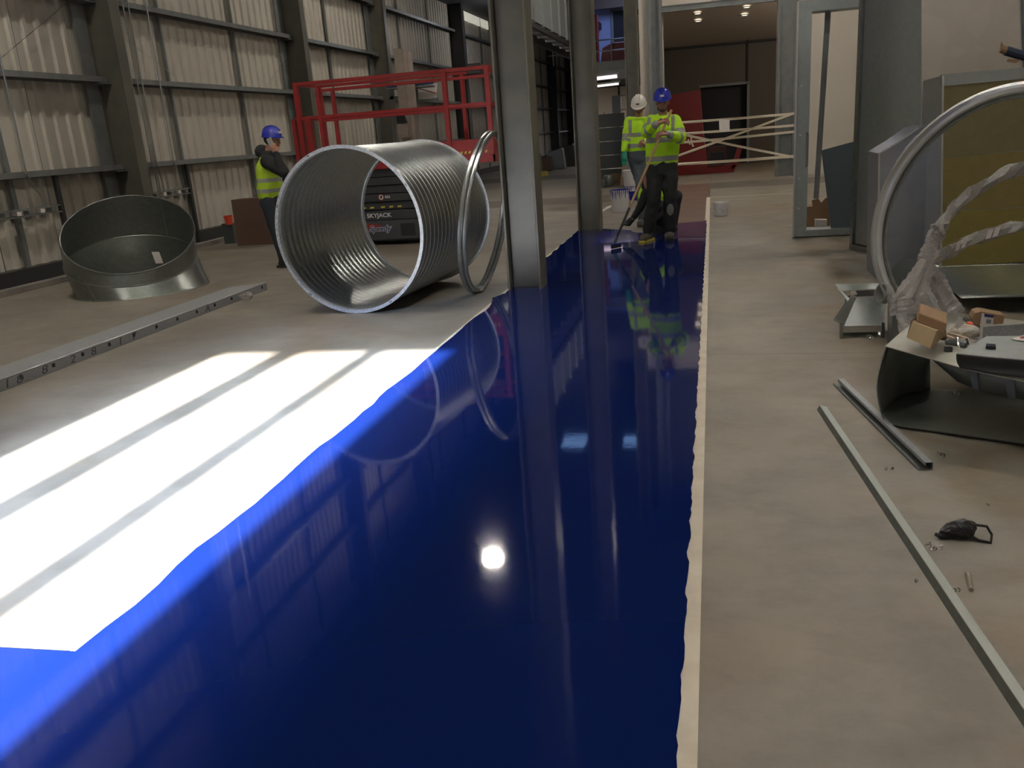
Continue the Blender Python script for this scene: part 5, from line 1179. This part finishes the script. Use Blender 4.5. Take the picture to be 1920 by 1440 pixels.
def head_details(parent, P, R, s=1.0, beard=False, hair=True):
    for q in (-1, 1):
        bm = bmesh.new(); blob(bm, P(q * .031, .083, .000), (.012 * s, .007 * s, .0065 * s), R); mesh_child(bm, 'eye', M['eye'], parent)
    bm = bmesh.new(); blob(bm, P(0, .091, -.067), (.022 * s, .006 * s, .005 * s), R); mesh_child(bm, 'mouth', M['lip'], parent)
    if beard:
        def b(bm):
            blob(bm, P(0, .050, -.095), (.042 * s, .042 * s, .034 * s), R); blob(bm, P(0, .080, -.053), (.030 * s, .014 * s, .009 * s), R)
            for q in (-1, 1): blob(bm, P(q * .048, .020, -.070), (.018 * s, .035 * s, .036 * s), R)
        fuse('beard', b, M['beard'], parent, .008, 1)
    if hair:
        def b(bm): blob(bm, P(0, -.035, .010), (.080 * s, .082 * s, .080 * s), R)
        fuse('hair', b, M['hair'], parent, .010, 1)
def mesh_child(bm, name, mt, parent):
    me = bpy.data.meshes.new(name); off = loc_of(parent)
    for v in bm.verts: v.co -= off
    for f in bm.faces: f.smooth = True
    bm.to_mesh(me); bm.free(); me.materials.append(mt); o = bpy.data.objects.new(name, me); C.objects.link(o); o.parent = parent; return o
def helmet(label, P, R, mt, loc, emblem=True, s=1.0):
    """hard hat resting on the head; a thing of its own"""
    r = Vector((R[0][0], R[1][0], R[2][0])); f = Vector((R[0][1], R[1][1], R[2][1])); u = Vector((R[0][2], R[1][2], R[2][2]))
    T = Matrix.Identity(4)
    for i in range(3): T[i][0], T[i][1], T[i][2] = r[i], f[i], u[i]
    T.translation = P(0, -.008, .045)
    t = thing('hard_hat', label, 'helmet', T.translation)
    prof = [(.118 * s, -.012), (.117 * s, .01)] + [(.115 * s * math.cos(a), .01 + .112 * s * math.sin(a)) for a in [PI / 2 * k / 9 for k in range(1, 10)]]
    prof[-1] = (0.0001, prof[-1][1])
    S = Matrix.Diagonal((.93, 1.12, 1, 1))
    obj('shell', MB().lathe(prof, 36, T @ S), mt, t, sm=True)
    # crown ridges and peak
    rd = MB()
    for x in (-.03, 0, .03):
        pts = [T @ Vector((x, .118 * 1.1 * math.cos(a) * .93, .012 + .114 * math.sin(a) * (1 - abs(x) * 1.2))) for a in [math.radians(d) for d in range(25, 160, 9)]]
        rd.tube(pts, .007, 6)
    obj('ridge', rd, mt, t, sm=True)
    pk = MB(); vs = []; n = 16
    for i in range(n + 1):
        a = math.radians(15 + 150 * i / n); x, y = math.cos(a) * .110, math.sin(a) * .128
        k = 1 + .36 * math.sin(a) ** 2; vs += [T @ Vector((x, y, -.002)), T @ Vector((x * (1 + .1 * math.sin(a)), y * k, -.016))]
    pk.add(vs, [(2 * i, 2 * i + 1, 2 * i + 3, 2 * i + 2) for i in range(n)])
    o = obj('peak', pk, mt, t, sm=True); q = o.modifiers.new('s', 'SOLIDIFY'); q.thickness = .004
    rb = MB().lathe([(.119 * s, -.018), (.124 * s, -.012), (.119 * s, -.004)], 36, T @ S); obj('rim', rb, mt, t, sm=True)
    if emblem:
        e = MB().cbox((0, 0, 0), (.045, .004, .022)); e.v = [tuple(T @ (Vector(v) + Vector((0, .125, .045)))) for v in e.v]
        obj('front_emblem', e, M['pen'] if mt is M['helmet_white'] else M['lettering'], t)
        if mt is M['helmet_white']: pass
    return t
# ---------- man with blue helmet, holding the pole
YA = 11.2
J = lambda px, py, Y=YA: gy(px, py, Y)
hip = J(1241, 306, 11.25); chest = J(1243, 248, 11.22); neckb = J(1243, 221, 11.25)
shR, shL = J(1222, 228, 11.22), J(1265, 228, 11.22)
elR, elL = J(1213, 248, 11.0), J(1276, 259, 11.08)
haR, haL = J(1245, 228, 10.83), J(1239, 252, 10.80)
wrR, wrL = J(1230, 233, 10.86), J(1254, 252, 10.86)
knR, knL = J(1226, 372, 11.18), J(1257, 368, 11.22)
anR, anL = J(1216, 436, 11.22), J(1256, 430, 11.30)
anR.z = anL.z = .11
hpR, hpL = hip + Vector((-.09, 0, -.03)), hip + Vector((.09, 0, -.03))
person = thing('person', 'person in blue hard hat and hi-viz hoodie holding a long pole squeegee', 'person', (hip.x, hip.y, 0))
headc = J(1242, 190, 11.2)
fw = Vector((.03, -1, -.22)); fw.normalize()
info = {}
def bld(bm):
    R, P = head_geo(bm, headc, fw, (0, 0, 1), .97); info['R'], info['P'] = R, P
    capsule(bm, neckb - Vector((0, 0, .02)), headc - Vector((0, -.02, .07)), .058, .052)
    capsule(bm, hip, chest, .125, .14, (1.1, .8)); capsule(bm, chest, neckb - Vector((0, 0, .07)), .14, .10, (1.15, .75))
    for s, e, w_ in ((shR, elR, wrR), (shL, elL, wrL)): capsule(bm, s, e, .05, .042); capsule(bm, e, w_, .040, .026)
    for h_, k_, a_ in ((hpR, knR, anR), (hpL, knL, anL)): capsule(bm, h_, k_, .075, .055); capsule(bm, k_, a_, .052, .036)
    hand_geo(bm, wrR, haR, (.35, -.1, -.25), (-.1, -.1, 1)); hand_geo(bm, wrL, haL, (-.3, -.15, -.3), (.1, -.1, 1))
body = fuse('body', bld, M['skin'], person, .008, 2)
head_details(person, info['P'], info['R'], .97, beard=True)
hemz = hip.z - .02
def bld(bm):
    capsule(bm, hip + Vector((0, 0, .04)), chest, .185, .19, (1.12, .74)); capsule(bm, chest, neckb - Vector((0, 0, .10)), .19, .135, (1.2, .72))
    capsule(bm, shR, shL, .082, .082, (1, .95)); capsule(bm, shR, elR, .088, .074); capsule(bm, elR, wrR, .074, .046)
    capsule(bm, shL, elL, .088, .076); capsule(bm, elL, wrL, .076, .046)
    # hood collar
    for k in range(12):
        a = 2 * PI * k / 12; a2 = 2 * PI * (k + 1) / 12
        q = lambda a: neckb + Vector((.085 * math.cos(a), .075 * math.sin(a), .015 - .05 * max(0, -math.sin(a))))
        capsule(bm, q(a), q(a2), .034, .034, seg=8)
    blob(bm, neckb + Vector((0, .11, .0)), (.11, .07, .08))
upz = lambda p: p.z
b1, b2 = J(1240, 297).z, J(1240, 262).z
def face(p):
    tr, dr = seg_t(p, elR, wrR); tl, dl = seg_t(p, elL, wrL); sr, er = seg_t(p, shR, elR); sl, el_ = seg_t(p, shL, elL)
    arm = min((dr, 0), (dl, 1), (er, 2), (el_, 3))
    if (dr < .085 and tr > .86) or (dl < .085 and tl > .86): return 1
    if arm[1] == 0 and dr < .082 and .18 < tr < .36: return 1
    if arm[1] == 1 and dl < .084 and .15 < tl < .33: return 1
    if p.x < shR.x + .01 and er < .10 and .62 < sr < .88: return 1
    if p.x > shL.x - .01 and el_ < .10 and .62 < sl < .88: return 1
    if abs(p.x - hip.x) < .21 and p.y < 11.4:
        if abs(p.z - b1) < .032 or (abs(p.z - b2) < .030 and dr > .08 and dl > .08): return 1
    if p.z > b2 and p.z < neckb.z + .02 and min(abs(p.x - (hip.x - .135)), abs(p.x - (hip.x + .15))) < .022 and p.y < 11.3 and dr > .08 and dl > .08: return 1
    if p.z < hemz + .02: return 1
    return 0
jk = fuse('hoodie', bld, [M['hiviz'], M['reflect']], person, .009, 3, .022, .09, face)
jk['label'] = 'yellow hi-viz hoodie with grey reflective bands'
obj('drawstring', MB().tube([neckb + Vector((-.03, -.16, -.05)), neckb + Vector((-.035, -.20, -.17))], .004, 5), M['reflect'], person)
def bld(bm):
    capsule(bm, hip + Vector((0, 0, .03)), hip + Vector((0, 0, -.07)), .165, .165, (1.08, .80))
    for h_, k_, a_ in ((hpR, knR, anR), (hpL, knL, anL)): capsule(bm, h_, k_, .112, .088, (1, 1)); capsule(bm, k_, a_ + Vector((0, 0, .03)), .090, .078)
fuse('trousers', bld, M['work_trousers'], person, .010, 2, .03, .10)
def boot(a_, d, nm, parent, mt):
    d = Vector(d).normalized(); a_ = Vector(a_)
    def b(bm):
        capsule(bm, a_ + Vector((0, 0, .06)), a_ + Vector((0, 0, -.02)), .062, .060); toe = Vector((a_.x, a_.y, .055)) + d * .15
        capsule(bm, Vector((a_.x, a_.y, .055)) - d * .02, toe, .055, .056, (.92, .95)); blob(bm, toe + Vector((0, 0, -.005)), (.058, .062, .052))
    fuse(nm, b, mt, parent, .010, 1)
    T = Matrix.Translation((a_.x, a_.y, 0)) @ Matrix.Rotation(math.atan2(d.y, d.x), 4, 'Z')
    pr = [(-.085, -.045), (.0, -.052), (.12, -.056), (.20, -.04), (.225, 0), (.20, .04), (.12, .056), (0, .052), (-.085, .045)]
    obj('sole', MB().slab([T @ Vector((x, y, .007)) for x, y in pr], (0, 0, .026)), M['yellow_mark'] if mt is M['boot'] and nm == 'boot' and a_.x < -0.72 else M['rubber'], parent)
boot(anR, (-.45, -1, 0), 'boot', person, M['boot']); boot(anL, (.03, -1, 0), 'boot', person, M['boot'])
kp = knL + Vector((0.0, -.095, -.18))
obj('knee_patch', MB().lathe([(0, .012), (.035, .010), (.055, 0)], 20, axis_T(knL + Vector((0.0, -.083, -.16)), (0, -1, .1)) @ Matrix.Diagonal((.8, 1.3, 1, 1))), mat('pale_scuff', (.11, .115, .11), .8), person, sm=True)
helmet('blue hard hat worn by the bearded man holding the pole', info['P'], info['R'], M['helmet_blue'], None)
# pole squeegee
pt_, pb_ = J(1259, 206, 10.86), J(1151, 458, 10.64); pb_.z = max(pb_.z, .05)
sq_ = thing('pole_squeegee', 'long wooden pole squeegee held by the blue-helmeted man', 'squeegee', (pb_.x, pb_.y, 0))
mid = pt_.lerp(pb_, .72)
obj('wooden_handle', MB().tube([pt_, mid], .0155, 10), M['wood'], sq_, sm=True)
obj('dark_handle_end', MB().tube([mid, pb_], .0160, 10), M['steel_dark'], sq_, sm=True)
obj('socket', MB().tube([pb_.lerp(pt_, .06), pb_ + Vector((0, 0, -.01))], [.018, .022], 10), M['grey_sheet'], sq_, sm=True)
e0 = Vector((pb_.x + .03, pb_.y - .02, .03)); dr_ = Vector((-.35, -.55, 0)).normalized()
obj('blade', MB().bar(e0 - dr_ * .09, e0 + dr_ * .09, .025, .04), M['rubber'], sq_)
obj('blade_holder', MB().bar(e0 - dr_ * .08 + Vector((0, 0, .026)), e0 + dr_ * .08 + Vector((0, 0, .026)), .03, .018), M['blue_smear'], sq_)
# ---------- man with white helmet
YB_ = 12.9
K = lambda px, py, Y=YB_: gy(px, py, Y)
p2_ = thing('person', 'person in white hard hat and hi-viz jumper standing behind the pole holder', 'person', (K(1195, 300).x, YB_, 0))
hip = K(1197, 285); chest = K(1196, 245); neckb = K(1198, 220); shR, shL = K(1180, 228), K(1217, 228)
elR, elL = K(1175, 256, 12.85), K(1222, 256, 12.8); wrR, wrL = K(1171, 282, 12.75), K(1210, 268, 12.6)
haR, haL = K(1170, 296, 12.7), K(1204, 268, 12.5)
knR, knL = K(1201, 345, 12.9), K(1210, 345, 12.9); anR, anL = K(1204, 400, 13.0), K(1216, 400, 13.0); anR.z = anL.z = .11
hpR, hpL = hip + Vector((-.08, 0, -.03)), hip + Vector((.09, 0, -.03)); headc = K(1198, 200, 12.87)
info = {}
def bld(bm):
    R, P = head_geo(bm, headc, (-.05, -1, -.45), (0, 0, 1), .95); info['R'], info['P'] = R, P
    capsule(bm, neckb, headc - Vector((0, -.02, .06)), .052, .048); capsule(bm, hip, chest, .12, .13, (1.1, .8)); capsule(bm, chest, neckb - Vector((0, 0, .07)), .13, .09, (1.1, .75))
    for s, e, w_ in ((shR, elR, wrR), (shL, elL, wrL)): capsule(bm, s, e, .048, .04); capsule(bm, e, w_, .038, .025)
    for h_, k_, a_ in ((hpR, knR, anR), (hpL, knL, anL)): capsule(bm, h_, k_, .07, .052); capsule(bm, k_, a_, .05, .035)
    hand_geo(bm, wrL, haL, (-.4, 0, -.4), (0, 0, 1))
    capsule(bm, wrR, haR, .026, .03)
fuse('body', bld, M['skin'], p2_, .009, 2); head_details(p2_, info['P'], info['R'], .95)
zb1, zb2 = K(1195, 273).z, K(1195, 252).z
def bld(bm):
    capsule(bm, hip + Vector((0, 0, .08)), chest, .17, .17, (1.05, .74)); capsule(bm, chest, neckb - Vector((0, 0, .09)), .17, .11, (1.15, .72))
    capsule(bm, shR, shL, .07, .07); capsule(bm, shR, elR, .078, .068); capsule(bm, elR, wrR, .068, .05); capsule(bm, shL, elL, .078, .07); capsule(bm, elL, wrL, .07, .05)
    for k in range(10):
        a, a2 = 2 * PI * k / 10, 2 * PI * (k + 1) / 10; q = lambda a: neckb + Vector((.08 * math.cos(a), .07 * math.sin(a), -.015)); capsule(bm, q(a), q(a2), .02, .02, seg=8)
def face(p):
    tr, dr_ = seg_t(p, elR, wrR); sr, er = seg_t(p, shR, elR)
    if dr_ < .075 and (.2 < tr < .42 ): return 1
    if p.x > shR.x - .02 and abs(p.z - zb1) < .028: return 1
    if abs(p.z - zb2) < .03: return 1
    if p.z > zb2 and min(abs(p.x - (hip.x - .10)), abs(p.x - (hip.x + .14))) < .022 and p.z < neckb.z - .03: return 1
    return 0
fuse('jumper', bld, [M['hiviz'], M['reflect']], p2_, .010, 2, .02, .08, face)['label'] = 'yellow hi-viz jumper with grey bands'
def bld(bm):
    capsule(bm, hip, hip + Vector((0, 0, -.06)), .15, .15, (1.05, .8))
    for h_, k_, a_ in ((hpR, knR, anR), (hpL, knL, anL)): capsule(bm, h_, k_, .095, .072); capsule(bm, k_, a_ + Vector((0, 0, .03)), .072, .06)
fuse('jeans', bld, M['jeans'], p2_, .010, 2, .02, .08)
boot(anR, (-.1, -1, 0), 'boot', p2_, M['grey_sheet']); boot(anL, (.2, -1, 0), 'boot', p2_, M['grey_sheet'])
def bld(bm):
    capsule(bm, wrR + Vector((0, 0, .02)), haR, .042, .045, (1, .7)); hd = haR
    for i in range(4): capsule(bm, hd + Vector((-.03 + i * .02, -.005, -.02)), hd + Vector((-.025 + i * .016, -.02, -.095)), .012, .010, seg=8)
    capsule(bm, hd + Vector((.03, -.01, .01)), hd + Vector((.045, -.03, -.04)), .013, .011, seg=8)
fuse('work_glove', bld, M['green_glove'], p2_, .008, 1)['label'] = 'green rubber work glove'
helmet('white hard hat with dark badge on the second worker', info['P'], info['R'], M['helmet_white'], None)
# ---------- man on the phone
YC = 10.2
K = lambda px, py, Y=YC: gy(px, py, Y)
p3 = thing('person', 'person in blue hard hat and yellow vest talking on the phone, seen from the side', 'person', (K(512, 380).x, YC, 0))
hip = K(507, 372); chest = K(505, 318); neckb = K(502, 285); headc = K(511, 262)
shN, shF = K(500, 303, 10.03), K(508, 301, 10.38); elN, elF = K(531, 322, 9.98), K(540, 335, 10.42)
wrN, haN = K(518, 290, 9.98), K(514, 278, 10.02); wrF = K(550, 350, 10.3); haF = K(556, 352, 10.25)
knN, knF = K(515, 428, 10.12), K(520, 426, 10.3); anN, anF = K(531, 486, 10.12), K(541, 480, 10.32); anN.z = anF.z = .11
hpN, hpF = hip + Vector((0, -.085, -.03)), hip + Vector((0, .085, -.03))
info = {}
def bld(bm):
    R, P = head_geo(bm, headc, (1, -.12, -.08), (-.05, 0, 1), 1.0); info['R'], info['P'] = R, P
    capsule(bm, neckb, headc + Vector((-.02, 0, -.06)), .055, .05); capsule(bm, hip, chest, .12, .13, (1.1, .8), up=(1, 0, 0)); capsule(bm, chest, neckb + Vector((0, 0, -.06)), .13, .09, (1.1, .78), up=(1, 0, 0))
    for s, e, w_ in ((shN, elN, wrN), (shF, elF, wrF)): capsule(bm, s, e, .05, .042); capsule(bm, e, w_, .04, .027)
    for h_, k_, a_ in ((hpN, knN, anN), (hpF, knF, anF)): capsule(bm, h_, k_, .075, .055); capsule(bm, k_, a_, .052, .036)
    hand_geo(bm, wrN, haN, (-.2, .5, .4), (1, 0, .2), 1.0); hand_geo(bm, wrF, haF, (0, -.5, -.4), (.4, 0, 1))
fuse('body', bld, M['skin'], p3, .008, 2); head_details(p3, info['P'], info['R'], 1.0)
def bld(bm):
    U_ = (1, 0, 0)
    capsule(bm, hip + Vector((0, 0, .08)), chest, .155, .165, (1.05, .80), up=U_); capsule(bm, chest, neckb + Vector((0, 0, -.09)), .165, .12, (1.15, .78), up=U_)
    capsule(bm, shN, shF, .075, .075); capsule(bm, shN, elN, .085, .075); capsule(bm, elN, wrN, .072, .045); capsule(bm, shF, elF, .085, .072); capsule(bm, elF, wrF, .07, .045)
    blob(bm, neckb + Vector((-.075, 0, .01)), (.085, .11, .085)); blob(bm, neckb + Vector((.0, 0, -.02)), (.09, .10, .05))
fuse('hooded_top', bld, M['black_cloth'], p3, .010, 2, .02, .09)['label'] = 'black hooded top'
zv1, zv2 = K(505, 337).z, K(505, 357).z
def bld(bm):
    U_ = (1, 0, 0)
    capsule(bm, hip + Vector((0, 0, .09)), chest + Vector((0, 0, .0)), .178, .185, (1.05, .83), up=U_); capsule(bm, chest, neckb + Vector((-.01, 0, -.11)), .182, .125, (1.02, .84), up=U_)
def face(p):
    return 1 if abs(p.z - zv1) < .025 or abs(p.z - zv2) < .025 else 0
fuse('vest', bld, [mat('vest_yellow', (0.42, 0.62, 0.03), .75, bump=.4, bscale=14), mat('vest_band', (.28, .29, .27), .5)], p3, .010, 2, .02, .09, face)['label'] = 'yellow high visibility vest with two grey bands'
def bld(bm):
    capsule(bm, hip + Vector((0, 0, .02)), hip + Vector((0, 0, -.06)), .15, .145, (1.0, .9), up=(1, 0, 0))
    for h_, k_, a_ in ((hpN, knN, anN), (hpF, knF, anF)): capsule(bm, h_, k_, .1, .075); capsule(bm, k_, a_ + Vector((0, 0, .03)), .074, .06)
fuse('jeans', bld, M['dark_jeans'], p3, .010, 2, .02, .08)
boot(anN, (1, -.1, 0), 'boot', p3, M['black_cloth']); boot(anF, (1, 0, 0), 'boot', p3, M['black_cloth'])
helmet('blue hard hat worn by the man on the phone', info['P'], info['R'], M['helmet_blue'], None)
ph = thing('phone', 'pale mobile phone held to the ear of the man at left', 'phone', info['P'](.095, .0, -.03))
obj('phone_body', MB().cbox(K(508, 269, 10.085), (.07, .012, .14), (0, -.35, 0)), M['phone'], ph, bevel=.004)
# ---------- crouching man behind the legs
YD = 12.0
K = lambda px, py, Y=YD: gy(px, py, Y)
p4 = thing('person', 'crouching person in dark top and yellow vest behind the pole holder', 'person', (K(1240, 400).x, YD, 0))
hip = K(1250, 390, 12.25); chest = K(1220, 366, 12.0); neckb = K(1216, 350, 11.9); headc = K(1228, 352, 11.62)
headc = neckb + Vector((.02, -.10, .06))
sA, sB = K(1211, 364, 11.85), K(1236, 352, 12.15); eA = K(1200, 390, 11.8); wA = K(1187, 409, 11.75); hA = K(1178, 418, 11.72)
eB = K(1240, 395, 11.9); wB = K(1228, 410, 11.8); hB = K(1222, 415, 11.78)
kA, kB = K(1232, 385, 11.85), K(1268, 368, 11.95); aA, aB = K(1238, 424, 12.1), K(1262, 422, 12.15); aA.z = aB.z = .11
info = {}
def bld(bm):
    R, P = head_geo(bm, headc, (-.4, -.6, -.7), (-.2, -.4, 1), .95); info['R'], info['P'] = R, P
    capsule(bm, neckb, headc, .05, .05); capsule(bm, hip, chest, .12, .13); capsule(bm, chest, neckb, .12, .08)
    for s, e, w_ in ((sA, eA, wA), (sB, eB, wB)): capsule(bm, s, e, .05, .042); capsule(bm, e, w_, .038, .027)
    for h_, k_, a_ in ((hip, kA, aA), (hip, kB, aB)): capsule(bm, h_, k_, .075, .055); capsule(bm, k_, a_, .052, .036)
    capsule(bm, wA, hA, .026, .028); hand_geo(bm, wB, hB, (-.1, 0, -1), (0, 1, 0))
fuse('body', bld, M['skin'], p4, .009, 2); head_details(p4, info['P'], info['R'], .95)
def bld(bm):
    capsule(bm, hip, chest, .15, .155); capsule(bm, chest, neckb, .15, .10); capsule(bm, sA, sB, .07, .07); capsule(bm, sA, eA, .07, .055); capsule(bm, eA, wA.lerp(eA, .15), .055, .042); capsule(bm, sB, eB, .07, .055); capsule(bm, eB, wB, .055, .042)
fuse('dark_top', bld, M['black_cloth'], p4, .011, 2, .015, .08)
def bld(bm):
    capsule(bm, chest.lerp(hip, .25), chest, .168, .172); capsule(bm, chest, neckb.lerp(chest, .3), .165, .12)
fuse('vest', bld, M['hiviz'], p4, .011, 2, .015, .08)['label'] = 'yellow hi-viz vest'
def bld(bm):
    blob(bm, hip, (.16, .15, .14))
    for k_, a_ in ((kA, aA), (kB, aB)): capsule(bm, hip, k_, .10, .085); capsule(bm, k_, a_, .08, .065)
fuse('trousers', bld, M['dark_jeans'], p4, .011, 2, .015, .08)
boot(aA, (-.4, -1, 0), 'boot', p4, M['black_cloth']); boot(aB, (.1, -1, 0), 'boot', p4, M['black_cloth'])
def bld(bm): 
    capsule(bm, wA.lerp(hA, .2), hA, .036, .045, (1.1, .7)); 
    for i in range(4): capsule(bm, hA + Vector((-.03, -.03 + i * .02, -.01)), hA + Vector((-.085, -.035 + i * .02, -.035)), .012, .010, seg=8)
    capsule(bm, hA + Vector((-.0, -.04, -.01)), hA + Vector((-.03, -.07, -.03)), .012, .010, seg=8)
fuse('work_glove', bld, M['black_glove'], p4, .008, 1)['label'] = 'black work glove'
# ================================================================ LAMPS
for px_, py_, Y_, e_, nm_ in ((960, 30, 30, 60, 'added far bay fill lamp hidden behind the big column'), (1090, 50, 45, 260, 'added far bay fill lamp hidden behind the second column')):
    q = gy(px_, py_, Y_); t = thing('fill_lamp', nm_, 'lamp', q, group='added fill lamps in the far bay')  # added lamps, out of sight behind columns, brighten the dark far bay
    obj('lamp_housing', MB().box((q.x - .12, q.y - .12, q.z), (q.x + .12, q.y + .12, q.z + .08)), M['steel_dark'], t)
    obj('lamp_rod', MB().tube([q + Vector((0, 0, .08)), Vector((q.x, q.y, ZR))], .01, 5), M['steel_dark'], t)
    l_ = bpy.data.lights.new('far_bay_fill', 'POINT'); l_.energy = e_; l_.shadow_soft_size = .1; l_.color = (.95, .95, 1.0)
    o_ = bpy.data.objects.new('far_bay_fill', l_); C.objects.link(o_); o_.location = q + Vector((0, 0, -.15))
def high_bay(x, y, e, label, z=8.6, lens=True):
    t = thing('high_bay_lamp', label, 'lamp', (x, y, z), group='high bay lamps under the roof')
    T = Matrix.Translation((x, y, z))
    obj('reflector', MB().lathe([(.06, .28), (.10, .26), (.24, .02), (.25, 0), (.235, 0), (.10, .23), (0, .23)], 32, T), M['galv_soft'], t, sm=True)
    obj('lens', MB().lathe([(0, .03), (.22, .03)], 24, T), M['lamp_on'], t)
    obj('hanger', MB().tube([(x, y, z + .28), (x, y, ZR)], .01, 6), M['galv'], t)
    lamp('high_bay_light', (x, y, z - .02), e, .45, (1.0, .92, .80))
high_bay(-5.34, 18.4, 176, 'high bay lamp mirrored as a bright spot in the blue paint')
high_bay(-5.34, 6.4, 218, 'high bay lamp nearest above the sunlit floor')
high_bay(-5.34, -1.5, 176, 'high bay lamp above the wall behind the camera')
high_bay(0.7, 19.6, 190, 'high bay lamp near the partition over the workers')
high_bay(3.2, 6.4, 176, 'high bay lamp over the duct pieces at right')
high_bay(3.2, 14.4, 176, 'high bay lamp over the upright duct frame')
high_bay(3.2, -1.5, 176, 'high bay lamp at the back right corner')
